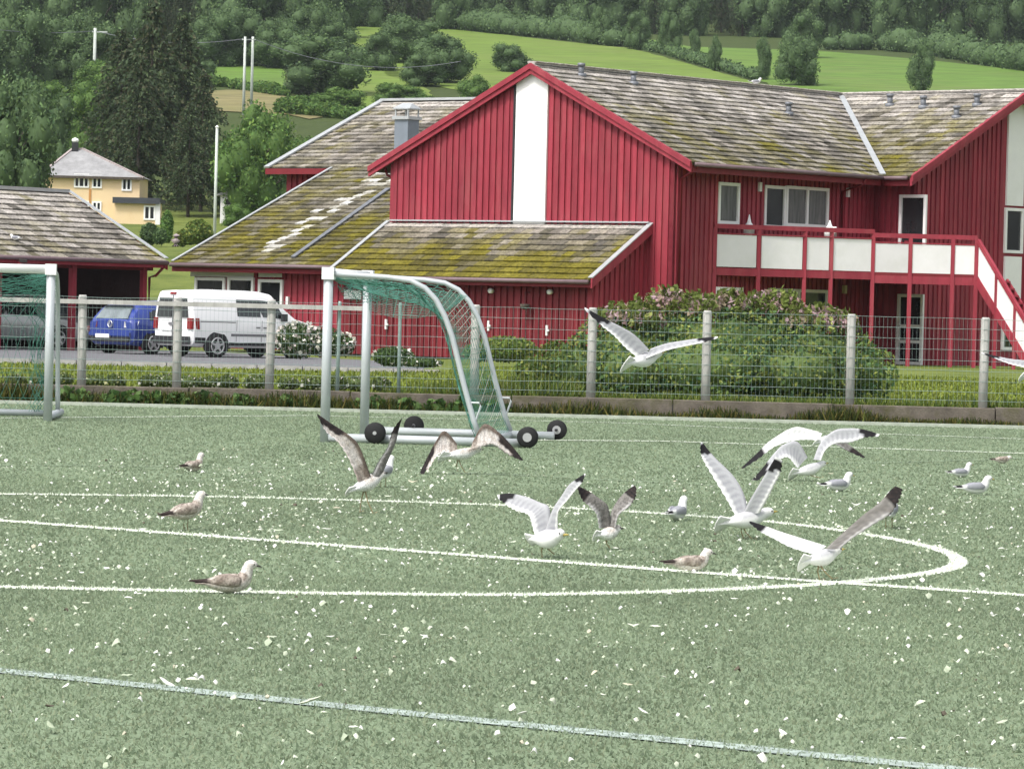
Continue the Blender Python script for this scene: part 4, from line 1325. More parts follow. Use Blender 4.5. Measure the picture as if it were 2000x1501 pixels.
# ------------------------------------------------------------------ football goals
def make_goal(N0, s, w, width, label, H=2.0, depth=1.80, wheels=True):
    """N0 near post foot, s towards the back, w to the other post"""
    root = thing('football_goal', N0, label, 'goal', 'goals on the pitch')
    s, w = Vector(s).normalized(), Vector(w).normalized()
    pt = lambda a, b, z: N0 + s * a + w * b + UP * z
    prof = [(0.0, H - 0.06), (0.35, H - 0.075), (0.7, H - 0.09), (0.95, H - 0.12), (1.12, H - 0.20), (1.25, H - 0.33), (1.36, H - 0.52), (1.45, H - 0.75), (1.60, H - 1.3), (1.72, H - 1.7), (depth, 0.10)]
    for b in (0, width):
        MB().tube([pt(0, b, 0), pt(0, b, H - 0.13)], 0.056, 14).build('post', M['alu'], root, True)
        MB().obox(pt(0, b, H - 0.06), s * 0.07, w * 0.07, UP * 0.07).build('corner_joint', M['white'], root)
        MB().tube([pt(a, b, z) for a, z in prof], 0.032, 10).build('net_support', M['alu'], root, True)
        MB().tube([pt(0.05, b, 0.055), pt(2.34, b, 0.055)], 0.05, 14).build('base_bar', M['alu'], root, True)
        # handle hoop low on the support
        MB().tube([pt(1.66, b - 0.0, 0.50), pt(1.78, b, 0.50), pt(1.80, b, 0.46), pt(1.74, b, 0.28)], 0.012, 6).build('handle', M['alu'], root)
        if wheels:
            for a, off in ((0.60, -0.10), (2.36, -0.10)):
                c = pt(a, b + off * (1 if b == 0 else -1), 0.125)
                t = MB(); t.tube([c - w * 0.045, c - w * 0.03, c + w * 0.03, c + w * 0.045], [0.10, 0.122, 0.122, 0.10], 20)
                wh = t.build('wheel', M['rubber'], root, True)
                t = MB(); t.tube([c - w * 0.052, c + w * 0.052], 0.052 if a > 1 else 0.022, 14); t.build('hub', M['rim'], wh)
                MB().cyl(pt(a, b + off * 0.5 * (1 if b == 0 else -1), 0.125), w, 0.018, 0.16, 8).build('axle', M['trim'], root)
    MB().tube([pt(0, 0.07, H - 0.06), pt(0, width - 0.07, H - 0.06)], 0.06, 14).build('crossbar', M['white'], root, True)
    MB().tube([pt(depth, 0.05, 0.05), pt(depth, width - 0.05, 0.05)], 0.042, 12).build('rear_bar', M['alu'], root, True)
    # net: strands following the supports and hanging slack between them
    def net_pt(u, v):
        f = u * (len(prof) - 1); i = min(int(f), len(prof) - 2); t = f - i
        a = prof[i][0] + (prof[i + 1][0] - prof[i][0]) * t; z = prof[i][1] + (prof[i + 1][1] - prof[i][1]) * t
        sg = math.sin(math.pi * v)
        sl = sg * (0.10 + 0.22 * math.sin(math.pi * min(1, u * 1.5))) * (1 if u < 0.75 else (1 - u) * 4)
        return pt(a - sl * (0.25 + 0.55 * u), v * width, max(0.04, z - 0.03 - sl * (0.9 - 0.6 * u)))
    nn = MB()
    nu, nv = 44, int(width / 0.15)
    for k in range(nv * 2):                # crossing diagonals
        for sg in (1, -1):
            path = []
            for j in range(nu + 1):
                v = (k - nv * 0.5) / nv + sg * 0.5 * (j / nu) + (0 if sg > 0 else 0.5)
                if 0 <= v <= 1:
                    path.append(net_pt(j / nu, v))
                elif path:
                    break
            if len(path) > 1:
                nn.tube(path, 0.0024, 3, cap=False)
    for k in range(0, 12):
        nn.tube([net_pt(k / 11, j / 12) for j in range(13)], 0.003, 3, cap=False)
    # gathered selvedge along the near support and under the crossbar
    for k in range(16):
        ph = random.random() * 6
        nn.tube([net_pt(max(0, min(1, 0.03 + j / 30 * 0.97)), 0.015 + 0.05 * abs(math.sin(ph + j * 0.5)) + 0.004 * k) - s * (0.02 + 0.055 * abs(math.sin(ph * 2 + j * 0.33))) for j in range(31)], 0.0032, 3, cap=False)
    for k in range(16):
        ph = random.random() * 6
        nn.tube([pt(0.06 + 0.03 * k * 0.5 + 0.03 * math.sin(ph + j), j / 24 * width, H - 0.16 - 0.012 * k - 0.05 * abs(math.sin(ph + j * 0.7))) for j in range(25)], 0.003, 3, cap=False)
    # drape hanging into the goal mouth from the far post
    for k in range(20):
        u0 = k / 19
        path = []
        for j in range(15):
            t = j / 14
            a = 0.03 + 1.30 * t
            z = (H - 0.12) - 0.06 * t - (0.10 + 0.30 * math.sin(math.pi * min(1, 0.3 + t * 0.62))) * u0
            path.append(pt(a, width * (0.985 - 0.55 * t * u0 - 0.25 * t), z - 0.10 * t * t))
        nn.tube(path, 0.0034, 3, cap=False)
        if k % 2 == 0:
            t = u0
            path = []
            for j in range(9):
                uu = j / 8
                z = (H - 0.12) - 0.06 * t - (0.10 + 0.30 * math.sin(math.pi * min(1, 0.3 + t * 0.62))) * uu
                path.append(pt(0.03 + 1.30 * t, width * (0.985 - 0.55 * t * uu - 0.25 * t), z - 0.10 * t * t))
            nn.tube(path, 0.0034, 3, cap=False)
    o = nn.build('net', M['net'], root)
    # pale lashing between the supports at the far side
    pl_ = MB()
    for k in range(16):
        u = 0.42 + 0.035 * k
        if u < 0.98:
            pl_.tube([net_pt(u, 0.55), net_pt(min(1, u - 0.07), 0.99)], 0.0032, 3, cap=False)
    pl_.build('net_lashing', M['netpale'], root)
    return root
N0 = G(634, 863)
sdir = Vector((0.993, -0.115, 0)); wdir = Vector((0.115, 0.993, 0))
make_goal(Vector((N0.x, N0.y, 0)), sdir, wdir, 3.0, 'small white goal on wheels with a green net, seen from its side')
N1g = G(93, 822)
make_goal(Vector((N1g.x, N1g.y, 0)), (-0.04, 1, 0), (-1, -0.02, 0), 3.0, 'white goal cut off by the left edge of the photo', wheels=False)

# ------------------------------------------------------------------ fence on a low kerb
def fx(px):
    return P(px, 700, KERB_D).x
kr = thing('kerb_wall', (0, KERB_D, 0), 'low mossy kerb wall under the fence', 'kerb')
x = -36.0
while x < 36:
    w = 2.4
    mb = MB(); h = 0.29 + random.uniform(-0.012, 0.012); d = random.uniform(-0.012, 0.012)
    mb.box(x + 0.008, x + w - 0.008, KERB_D - 0.10 + d, KERB_D + 0.12 + d, -0.05, h)
    o = mb.build('kerb_block', M['kerb'], kr)
    bv = o.modifiers.new('bevel', 'BEVEL'); bv.width = 0.012; bv.segments = 2
    x += w
fence = thing('fence', (0, KERB_D, 0.29), 'wire panel fence with grey posts behind the pitch', 'fence')
posts_px = [-420, -225, -30, 160, 346, 527, 660, 780, 928, 1155, 1380, 1662, 1922, 2180, 2440]
FT = 1.63
fy = KERB_D + 0.01
for px in posts_px:
    x = fx(px)
    thin = px in (660, 780)
    r = 0.028 if thin else 0.068
    lean = random.uniform(-0.012, 0.012)
    mb = MB()
    mb.tube([(x, fy, 0.20), (x + lean * 0.5, fy, 0.9), (x + lean, fy, FT - 0.03), (x + lean, fy, FT)], [r, r * 0.98, r * 0.95, r * 0.75], 12)
    mb.build('post', M['post'] if not thin else M['wire'], fence, True)
x0, x1, xr = fx(-420), fx(2440), fx(712)
mb = MB(); mb.obox(((x0 + xr) / 2, fy - 0.075, 1.53), ((xr - x0) / 2, 0, 0), (0, 0.02, 0), (0, 0, 0.034)); mb.build('rail', M['post'], fence)
for k in range(9):
    z = 0.36 + k * (1.60 - 0.36) / 8
    if k == 0: z = 0.38
    pts = []
    for j in range(len(posts_px) - 1):
        a, b = fx(posts_px[j]), fx(posts_px[j + 1])
        for t in (0, 0.33, 0.66):
            pts.append((a + (b - a) * t, fy - 0.07, z + random.uniform(-0.008, 0.008)))
    mb = MB(); mb.tube(pts, 0.0032, 5); mb.build('wire', M['wire'], fence, True)
vw = MB()
xx = x0
while xx < x1:
    vw.bar((xx, fy - 0.062, 0.33), (xx, fy - 0.062, 1.60), 0.0022, 0.0022, up=(0, 1, 0))
    xx += 0.0626
o = vw.build('upright_wires', M['wire'], fence); o['kind'] = 'stuff'
# white sign on the wall behind the goal
s0, z0 = F5.px(652, 583); s1, z1 = F5.px(708, 567)
mb = MB(); mb.prism([F5.pt(max(s0, -4.85), z0, 0.03), F5.pt(s1, z0, 0.03), F5.pt(s1, z1, 0.03), F5.pt(max(s0, -4.85), z1, 0.03)], F5.n * 0.03); mb.build('wall_board', M['panel'], red)
s0, z0 = F7.px(566, 590); p = F7.pt(s0, z0, 0.10)
mb = MB(); mb.obox(p, F7.d * 0.045, F7.n * 0.04, UP * 0.16); mb.build('vent_cover', M['white'], red)

# ------------------------------------------------------------------ leaves, shrubs, trees
def leaf_cloud(lobes, n, size, pal, seed, flat=0.5, shell=0.16, aspect=0.55, zmin=None):
    """diamond leaves spread through ellipsoid lobes; returns verts, faces, colours"""
    r = np.random.default_rng(seed)
    C = np.array([l[0] for l in lobes], float); Rr = np.array([l[1] for l in lobes], float)
    wgt = np.array([l[1][0] * l[1][2] for l in lobes]); wgt = wgt / wgt.sum()
    idx = r.choice(len(lobes), n, p=wgt)
    d = r.normal(size=(n, 3)); d /= np.linalg.norm(d, axis=1, keepdims=True)
    rad = 1 - np.abs(r.normal(0, shell, n)) + 0.10 * (r.random(n) ** 3)
    pos = C[idx] + d * Rr[idx] * rad[:, None]
    if zmin is not None:
        pos[:, 2] = np.maximum(pos[:, 2], zmin + r.random(n) * 0.05)
    nrm = d * flat + r.normal(size=(n, 3)) * 0.6; nrm /= np.linalg.norm(nrm, axis=1, keepdims=True)
    t = np.cross(nrm, r.normal(size=(n, 3))); t /= np.linalg.norm(t, axis=1, keepdims=True)
    bt = np.cross(nrm, t)
    sz = size * (0.6 + 0.8 * r.random(n))[:, None]
    v = np.stack([pos - t * sz * 0.5, pos + bt * sz * 0.5 * aspect, pos + t * sz * 0.5 + nrm * sz * 0.12, pos - bt * sz * 0.5 * aspect], 1).reshape(-1, 3)
    f = np.arange(n * 4).reshape(n, 4)
    pal = np.array(pal, float)
    c = pal[r.integers(0, len(pal), n)] * (0.75 + 0.5 * r.random(n))[:, None]
    lobe_tone = (0.8 + 0.4 * r.random(len(lobes)))[idx]
    c = c * lobe_tone[:, None]
    c = np.concatenate([c, np.ones((n, 1))], 1).repeat(4, 0)
    return v, f, c

def core(lobes, k=0.80, seg=7):
    """dark inner mass so that a crown is not see-through"""
    vs, fs = [], []
    for c, r in lobes:
        b0 = len(vs)
        for i in range(1, seg):
            th = math.pi * i / seg
            for j in range(seg + 2):
                ph = 2 * math.pi * j / (seg + 2)
                kk = k * (0.85 + 0.25 * random.random())
                vs.append((c[0] + r[0] * kk * math.sin(th) * math.cos(ph), c[1] + r[1] * kk * math.sin(th) * math.sin(ph), c[2] + r[2] * kk * math.cos(th)))
        m_ = seg + 2
        for i in range(seg - 2):
            for j in range(m_):
                fs.append((b0 + i * m_ + j, b0 + i * m_ + (j + 1) % m_, b0 + (i + 1) * m_ + (j + 1) % m_, b0 + (i + 1) * m_ + j))
    return np.array(vs), np.array(fs)

def crown_mesh(name, lobes, n, size, pal, seed, kcore=0.78, **kw):
    v, f, c = leaf_cloud(lobes, n, size, pal, seed, **kw)
    cv, cf = core(lobes, kcore)
    cc = np.tile(np.append(np.array(pal).mean(0), 1.0), (len(cv), 1))
    return np_mesh(name, np.concatenate([v, cv]), np.concatenate([f, cf + len(v)]), M['foliage'], np.concatenate([c, cc]))

PAL_DARK = [(0.072, 0.122, 0.050), (0.095, 0.158, 0.060), (0.128, 0.195, 0.075), (0.056, 0.10, 0.046)]
PAL_MID = [(0.075, 0.15, 0.036), (0.105, 0.19, 0.044), (0.060, 0.12, 0.034), (0.14, 0.22, 0.05)]
PAL_CON = [(0.042, 0.066, 0.034), (0.056, 0.086, 0.040), (0.076, 0.112, 0.048), (0.074, 0.078, 0.040)]

def broad_proto(seed, pal, tall=False):
    rr = random.Random(seed)
    root = bpy.data.objects.new('tree', None); COL.objects.link(root)
    lobes = []
    # irregular crown inside a unit tree: width 1, height 1
    n = 30 if not tall else 22
    for k in range(n):
        z = (0.12 if not tall else 0.20) + (0.73 if not tall else 0.72) * (k + 0.5) / n + rr.uniform(-0.05, 0.05)
        env = math.sin(math.pi * min(1, max(0, (z + 0.10) / 1.14))) ** (0.7 if not tall else 0.6)
        a = rr.uniform(0, 6.28) + k * 2.4
        rad = rr.uniform(0.08, 0.36) * env * (1.0 if not tall else 0.8)
        s = rr.uniform(0.11, 0.19) * (0.6 + 0.5 * env)
        lobes.append(((rad * math.cos(a), rad * math.sin(a), z), (s, s, s * rr.uniform(1.0, 1.35))))
    lobes.append(((0, 0, 0.48), (0.24, 0.24, 0.34)))
    cr = crown_mesh('crown', lobes, 11000, 0.034, pal, seed, kcore=0.70, shell=0.20)
    cr.parent = root
    mb = MB()
    mb.tube([(0, 0, -0.04), (0.01, 0, 0.1), (0.0, 0.01, 0.3), (0.01, 0, 0.6)], [0.030, 0.024, 0.018, 0.008], 8)
    for k in range(5):
        a = rr.uniform(0, 6.28); z = 0.18 + 0.06 * k
        mb.tube([(0, 0, z), (0.14 * math.cos(a), 0.14 * math.sin(a), z + 0.12), (0.27 * math.cos(a), 0.27 * math.sin(a), z + 0.2)], [0.012, 0.008, 0.004], 6)
    tr = mb.build('trunk', M['bark'], None, True); tr.parent = root
    return root

def conifer_proto(seed, pal, bare=0.12, wide=1.0):
    """whorls of drooping needle sprays round a straight trunk"""
    r = np.random.default_rng(seed)
    root = bpy.data.objects.new('tree', None); COL.objects.link(root)
    V_, C_ = [], []
    nw = 30
    for k in range(nw):
        z = bare + (0.99 - bare) * (k / nw) ** 0.95
        L_ = (0.46 * wide * (1 - (z - bare) / (1 - bare)) ** 0.75 + 0.03) * r.uniform(0.75, 1.12)
        if z < bare + 0.12: L_ *= r.uniform(0.4, 0.8)
        nb = int(6 + 5 * (1 - z))
        for b_ in range(nb):
            a = r.uniform(0, 6.28)
            l = L_ * r.uniform(0.6, 1.1)
            ns = int(14 + 90 * l)
            t = r.random(ns) ** 0.7
            px_ = np.cos(a) * l * t; py_ = np.sin(a) * l * t
            pz = z + 0.035 * np.sin(t * 3) - 0.16 * l * t * t + r.normal(0, 0.005, ns)
            base = np.stack([px_, py_, pz], 1) + r.normal(0, 0.012, (ns, 3))
            dirv = np.stack([np.cos(a) + r.normal(0, 0.5, ns), np.sin(a) + r.normal(0, 0.5, ns), r.normal(-0.35, 0.25, ns)], 1)
            dirv /= np.linalg.norm(dirv, axis=1, keepdims=True)
            sd_ = np.cross(dirv, r.normal(size=(ns, 3))); sd_ /= np.linalg.norm(sd_, axis=1, keepdims=True)
            s_ = 0.021 * r.uniform(0.6, 1.3, (ns, 1))
            V_.append(np.stack([base - dirv * s_ * 0.4, base + sd_ * s_ * 0.42, base + dirv * s_ * 1.1, base - sd_ * s_ * 0.42], 1).reshape(-1, 3))
            col = np.array(pal)[r.integers(0, len(pal), ns)] * r.uniform(0.7, 1.3, (ns, 1))
            C_.append(np.concatenate([col, np.ones((ns, 1))], 1).repeat(4, 0))
    v = np.concatenate(V_); c = np.concatenate(C_)
    f = np.arange(len(v)).reshape(-1, 4)
    cr = np_mesh('crown', v, f, M['foliage'], c); cr.parent = root
    mb = MB(); mb.tube([(0, 0, -0.03), (0, 0, 0.3), (0, 0, 0.97)], [0.022, 0.017, 0.004], 8)
    tr = mb.build('trunk', M['bark'], None, True); tr.parent = root
    return root

PROTO = {'broad': [broad_proto(11, PAL_DARK), broad_proto(12, PAL_DARK), broad_proto(13, PAL_DARK)],
         'mid': [broad_proto(21, PAL_MID), broad_proto(22, PAL_MID)],
         'tall': [broad_proto(31, PAL_DARK, True), broad_proto(32, PAL_DARK, True)],
         'con': [conifer_proto(41, PAL_CON), conifer_proto(42, PAL_CON)],
         'pine': [conifer_proto(51, PAL_CON, 0.22, 0.9), conifer_proto(52, PAL_CON, 0.16, 1.0)]}
used = set()
def put_tree(kind, px, D, top, wpx, label, group, name=None, i=None, foot=None, sink=0.2):
    i = random.randrange(len(PROTO[kind])) if i is None else i
    pr = PROTO[kind][i]
    if (kind, i) in used:
        root = copy_tree(pr)
    else:
        root = pr; used.add((kind, i))
    t = P(px, top, D)
    z0 = terrain(t.x, D) - sink if foot is None else P(px, foot, D).z
    H = max(1.0, t.z - z0)
    Wd = wpx * D / FPX * (1.08 if kind in ('broad', 'mid', 'tall') else 1.0)
    root.location = (t.x, D, z0)
    root.scale = (Wd, Wd, H)
    root.rotation_euler = (0, 0, random.uniform(0, 6.28))
    root.name = name or {'broad': 'broadleaf_tree', 'mid': 'broadleaf_tree', 'tall': 'slender_tree', 'con': 'spruce_tree', 'pine': 'pine_tree'}[kind]
    tag(root, label, 'tree', group)
    return root

SINGLE = [
 # kind, px, D, top, width px, label
 ('pine', 300, 318, 8, 260, 'tallest dark conifer in the clump right of the yellow house', 1),
 ('pine', 358, 322, 30, 240, 'dark conifer at the right of the tall conifer clump', 0),
 ('pine', 240, 326, 62, 240, 'dark conifer at the left of the tall conifer clump', 0),
 ('pine', 398, 312, 140, 190, 'lower conifer on the right flank of the tall conifer clump', 1),
 ('con', 275, 312, 110, 210, 'dark spruce standing just behind the yellow house roof', 0),
 ('con', 372, 306, 200, 170, 'small spruce at the foot of the conifer clump near the flagpole', 1),
 ('broad', 20, 255, 140, 210, 'big dark broadleaf tree at the left edge in front of the yellow house', 0),
 ('broad', 80, 310, 150, 170, 'broadleaf tree behind the chimney of the yellow house', 1),
 ('mid', 150, 335, 160, 150, 'lighter green tree above the yellow house roof', 0),
 ('broad', 38, 262, 245, 100, 'low broadleaf tree touching the left corner of the yellow house', 2),
 ('mid', 505, 300, 195, 190, 'mid green tree right of the flagpole', 1),
 ('mid', 575, 315, 250, 150, 'mid green tree behind the end of the long mossy roof', 0),
 ('mid', 455, 308, 270, 110, 'low leafy tree directly behind the flagpole', 0),
 ('mid', 462, 290, 396, 70, 'low bush in front of the pale little house', 1),
 ('broad', 630, 452, 62, 190, 'large round tree on the hillside right of the utility poles', 0),
 ('broad', 800, 520, 28, 150, 'large tree rising above the long meadow', 1),
 ('broad', 745, 500, 60, 90, 'dark tree left of the large meadow tree', 2),
 ('broad', 865, 478, 62, 130, 'dark bushy tree above the chimney', 2),
 ('broad', 825, 470, 100, 110, 'grey-green tree just above the end of the rear roof', 1),
 ('broad', 998, 505, 84, 90, 'dark tree just left of the gable peak', 0),
 ('mid', 660, 425, 170, 150, 'light green scrub tree below the large round tree', 1),
 ('mid', 780, 430, 160, 110, 'light green scrub tree beside the small meadow', 0),
 ('mid', 930, 440, 145, 80, 'small light tree at the left side of the gable peak', 1),
 ('tall', 1396, 520, 72, 36, 'narrow dark tree alone on the right-hand meadow', 0),
 ('tall', 1357, 540, 58, 32, 'thin reddish-green tree left of the narrow meadow tree', 1),
 ('tall', 1492, 500, 74, 42, 'narrow tree standing close above the roof ridge', 1),
 ('broad', 1563, 490, 66, 96, 'rounded tree above the roof near the valley strip', 1),
 ('broad', 1572, 560, 20, 80, 'tall tree behind the rounded tree by the roof', 2),
 ('tall', 1800, 478, 80, 66, 'tree with a bare leaning trunk above the right-hand roof', 0),
 ('broad', 1310, 560, 20, 56, 'tree at the upper edge of the right-hand meadow', 0),
 ('broad', 1246, 575, 18, 58, 'tree at the meadow edge left of the other edge tree', 2),
 ('broad', 1180, 590, 14, 60, 'tree in the wood edge above the meadow corner', 1),
 ('con', 1858, 590, 70, 34, 'small dark spruce at the far meadow edge', 0),
 ('broad', 1945, 600, 108, 26, 'tiny round bush tree at the right edge of the meadow', 1),
 ('broad', 400, 470, 118, 60, 'small dark tree by the left meadow', 1),
]
for (kind, px, D, top, w, lab, i) in SINGLE:
    put_tree(kind, px, D, top, w, lab, 'trees on the hillside', i=i)
# hedges along the meadow edges
def hedge(pix, label, w=4.0, h=2.6, n=2600, pal=PAL_DARK):
    pts = [hit_terrain(*p) for p in pix]
    lobes = []
    tot = sum((b - a).length for a, b in zip(pts, pts[1:]))
    for a, b in zip(pts, pts[1:]):
        k = max(2, int((b - a).length / (w * 0.55)))
        for j in range(k):
            p = a.lerp(b, (j + random.random() * 0.5) / k)
            z = terrain(p.x, p.y)
            s = random.uniform(0.7, 1.3)
            lobes.append(((p.x, p.y, z + h * 0.35 * s), (w * 0.5 * s, w * 0.5 * s, h * 0.55 * s)))
    o = crown_mesh('hedge', lobes, n * 3, 0.34, pal, len(pix) + int(pix[0][0]))
    tag(o, label, 'hedge', 'hedges on the hillside')
hedge([(1232, 92), (1300, 106), (1380, 130), (1480, 158)], 'dark hedge line dividing the two upper meadows', 2.2, 1.5)
hedge([(880, 56), (1000, 68), (1120, 80), (1210, 92)], 'hedge along the top of the long meadow', 5, 3.5)
hedge([(1610, 98), (1720, 98), (1830, 108), (1930, 128), (2080, 150)], 'scrubby hedge along the top of the right-hand meadow', 5, 3.5, 3600)
hedge([(560, 222), (700, 236), (800, 230), (860, 222)], 'scrub belt behind the long rear roof', 2.6, 1.7, 3400, PAL_MID)
hedge([(405, 168), (450, 172), (520, 184), (560, 190)], 'low scrub along the bottom of the left meadow', 2.0, 1.2, 1800, PAL_MID)
# the wood along the top of the hill: trees that nothing tells apart
k = 0
for row, (D0, step, j) in enumerate(((642, 40, 10), (668, 42, 14), (705, 46, 20), (760, 54, 26))):
    px = -280 + row * 17
    while px < 2330:
        D = D0 + random.uniform(-j, j) * 0.7
        if px < 650: D -= 95 - row * 10
        kind = random.choice(['broad', 'broad', 'tall', 'con', 'con', 'broad'])
        hgt = random.uniform(11, 17) * (1.15 if kind == 'con' else 1)
        x = P(px, 100, D).x
        z = terrain(x, D) - 1.5
        # pixel row of the top
        yt = 750.5 - ((z + hgt - CAM_H) / D * FPX) - 150 + (px - 1000) * ROLL
        w = random.uniform(0.62, 0.85) * hgt / D * FPX * (0.62 if kind != 'broad' else 1)
        put_tree(kind, px + random.uniform(-12, 12), D, yt, w, 'dark tree in the wood along the top of the hillside', 'trees of the hilltop wood', sink=1.8)
        px += step * random.uniform(0.75, 1.25)
# left-hand wood at the upper left
for (px, D, top, w, kd) in ((40, 430, 12, 150, 'broad'), (110, 445, 30, 140, 'broad'), (-40, 425, 60, 150, 'broad'), (170, 450, 25, 120, 'tall'), (210, 440, 45, 140, 'broad'),
                            (420, 500, 25, 120, 'broad'), (480, 505, 12, 120, 'broad'), (540, 500, 30, 130, 'broad'), (600, 510, 8, 120, 'broad'), (655, 505, 40, 100, 'broad'),
                            (200, 425, 112, 130, 'mid'), (10, 370, 175, 140, 'mid'), (85, 385, 150, 130, 'mid'), (180, 360, 215, 130, 'mid'), (-60, 300, 200, 160, 'broad')):
    put_tree(kd, px, D, top, w, 'broadleaf tree in the wood at the upper left of the hillside', 'trees of the upper left wood')
for kind, lst in PROTO.items():
    for i, pr in enumerate(lst):
        if (kind, i) not in used:
            for ch in list(pr.children): bpy.data.objects.remove(ch, do_unlink=True)
            bpy.data.objects.remove(pr, do_unlink=True)

# shrubs and flowers nearer by
def shrub(name, label, lobes, n, size, pal, cat='shrub', group=None, flowers=None, zmin=None, kcore=0.72, plumes=None):
    c0 = Vector(lobes[0][0])
    root = thing(name, (c0.x, c0.y, zmin if zmin is not None else 0.2), label, cat, group)
    off = np.array(root.location)
    lb = [((c[0] - off[0], c[1] - off[1], c[2] - off[2]), r) for c, r in lobes]
    o = crown_mesh('foliage', lb, n, size, pal, int(abs(c0.x) * 31 + n) % 9999, kcore, zmin=0.0)
    o.parent = root
    if flowers:
        fn, fs, fp = flowers
        up = [((c[0], c[1], c[2] + r[2] * 0.10), (r[0] * 1.02, r[1] * 1.02, r[2] * 1.0)) for c, r in lb]
        v, f, c = leaf_cloud(up, fn, fs, fp, 5 + fn, shell=0.04, aspect=0.9)
        o = np_mesh('blossoms', v, f, M['foliage'], c); o.parent = root; o['kind'] = 'stuff'
    if plumes:
        pn, pp = plumes
        r = np.random.default_rng(pn)
        V_, C_ = [], []
        for q in range(pn):
            li = lb[r.integers(0, min(len(lb), 5))]
            a = r.uniform(0, 6.28); el = r.uniform(0.85, 1.55)
            p = np.array(li[0]) + np.array([math.cos(a) * math.cos(el), math.sin(a) * math.cos(el), math.sin(el)]) * np.array(li[1]) * 0.97
            h = r.uniform(0.08, 0.2) if q % 3 else r.uniform(0.12, 0.27); col = np.array(pp[r.integers(0, len(pp))]) * r.uniform(0.8, 1.2)
            nm = 9 if q % 3 else 18
            if q % 3 == 0: col = np.array((0.13, 0.17, 0.04)) * r.uniform(0.7, 1.2)
            for m_ in range(nm):
                t = m_ / (nm - 1)
                w = (0.022 if q % 3 else 0.032) * (1 - t) + 0.008
                q_ = p + np.array([r.normal(0, w), r.normal(0, w), h * t])
                d1 = r.normal(size=3) * 0.022; d2 = r.normal(size=3) * 0.022
                V_.append([q_ - d1, q_ + d2, q_ + d1, q_ - d2]); C_.append([np.append(col, 1)] * 4)
        v = np.array(V_).reshape(-1, 3); c = np.array(C_).reshape(-1, 4)
        o = np_mesh('flower_plumes', v, np.arange(len(v)).reshape(-1, 4), M['foliage'], c); o.parent = root; o['kind'] = 'stuff'
    return root

PAL_BUSH = [(0.056, 0.118, 0.056), (0.088, 0.155, 0.054), (0.140, 0.205, 0.052), (0.22, 0.25, 0.06)]
PAL_LITE = [(0.10, 0.16, 0.035), (0.15, 0.20, 0.04), (0.07, 0.12, 0.03), (0.19, 0.21, 0.05)]
def lobe(px, ytop, ybase, wpx, D, dep=None):
    t, b = P(px, ytop, D), P(px, ybase, D)
    h = t.z - b.z
    return ((t.x, D, b.z + h * 0.46), (wpx * D / FPX * 0.5, dep or wpx * D / FPX * 0.42, h * 0.56))
BD = 66.5
shrub('flowering_bush', 'large wide bush with pinkish flower plumes behind the fence at right',
      [lobe(1420, 592, 772, 330, BD + 0.6), lobe(1225, 618, 770, 240, BD + 0.3), lobe(1600, 622, 775, 240, BD + 0.2), lobe(1310, 588, 772, 240, BD + 0.8), lobe(1505, 590, 772, 230, BD + 0.9),
       lobe(1145, 660, 770, 130, BD), lobe(1690, 672, 776, 130, BD), lobe(1380, 660, 775, 300, BD - 0.7), lobe(1560, 665, 776, 240, BD - 0.7), lobe(1240, 670, 772, 190, BD - 0.6)],
      30000, 0.078, PAL_BUSH, zmin=0.2, plumes=(1000, [(0.42, 0.28, 0.28), (0.32, 0.26, 0.18), (0.25, 0.28, 0.08), (0.48, 0.34, 0.37)]))
shrub('low_shrub', 'yellow-green low shrub in front of the red lean-to', [lobe(990, 658, 702, 120, 98), lobe(940, 670, 702, 70, 98)], 3600, 0.09, PAL_LITE, zmin=0.15)
shrub('low_shrub', 'light green shrub to the left of the large flowering bush', [lobe(1085, 668, 770, 90, 68), lobe(1040, 700, 768, 80, 68.5)], 4200, 0.07, PAL_LITE, zmin=0.2)
PAL_ROSE = [(0.055, 0.10, 0.03), (0.08, 0.13, 0.04)]
WHITE_P = [(0.75, 0.74, 0.68), (0.72, 0.70, 0.60), (0.70, 0.62, 0.60)]
shrub('rose_bush', 'white flowering rose bush at the front of the white van', [lobe(585, 632, 692, 90, 92), lobe(635, 640, 692, 80, 92), lobe(668, 652, 692, 50, 92.5)], 3200, 0.08, PAL_ROSE, flowers=(520, 0.10, WHITE_P), zmin=0.1)
shrub('rose_bush', 'smaller bush with a few pale flowers behind the goal', [lobe(770, 678, 712, 80, 90), lobe(820, 700, 715, 90, 89)], 2400, 0.08, PAL_ROSE, flowers=(70, 0.09, WHITE_P), zmin=0.1)
shrub('garden_bush', 'round bright yellow-green bush below the flagpole', [lobe(388, 430, 472, 56, 205), lobe(372, 445, 475, 40, 204)], 2200, 0.16, PAL_LITE, zmin=terrain(-16, 205))
shrub('garden_bush', 'dark small bush at the corner of the yellow house', [lobe(292, 436, 475, 34, 220), lobe(312, 445, 475, 26, 219)], 1500, 0.16, PAL_DARK, zmin=terrain(-19, 220))
shrub('garden_bush', 'narrow upright bush right of the yellow house', [lobe(327, 412, 470, 24, 230)], 1100, 0.16, PAL_MID, zmin=terrain(-19, 230))
shrub('garden_bush', 'grey-green bush beside the pale garden stone', [lobe(356, 450, 478, 26, 204)], 900, 0.14, PAL_LITE, zmin=terrain(-16, 204))
p = P(343, 466, 203)
mb = MB(); mb.tube([(p.x, 203, p.z - 0.4), (p.x, 203, p.z - 0.1), (p.x + 0.03, 203, p.z + 0.15), (p.x, 203, p.z + 0.24)], [0.22, 0.25, 0.18, 0.04], 9)
tag(mb.build('garden_stone', mat('pinkish_stone', (0.34, 0.28, 0.29, 1), 0.8, 0.2, 6), None, True, base=(p.x, 203, p.z - 0.4)), 'pale pinkish stone among the garden bushes', 'stone')
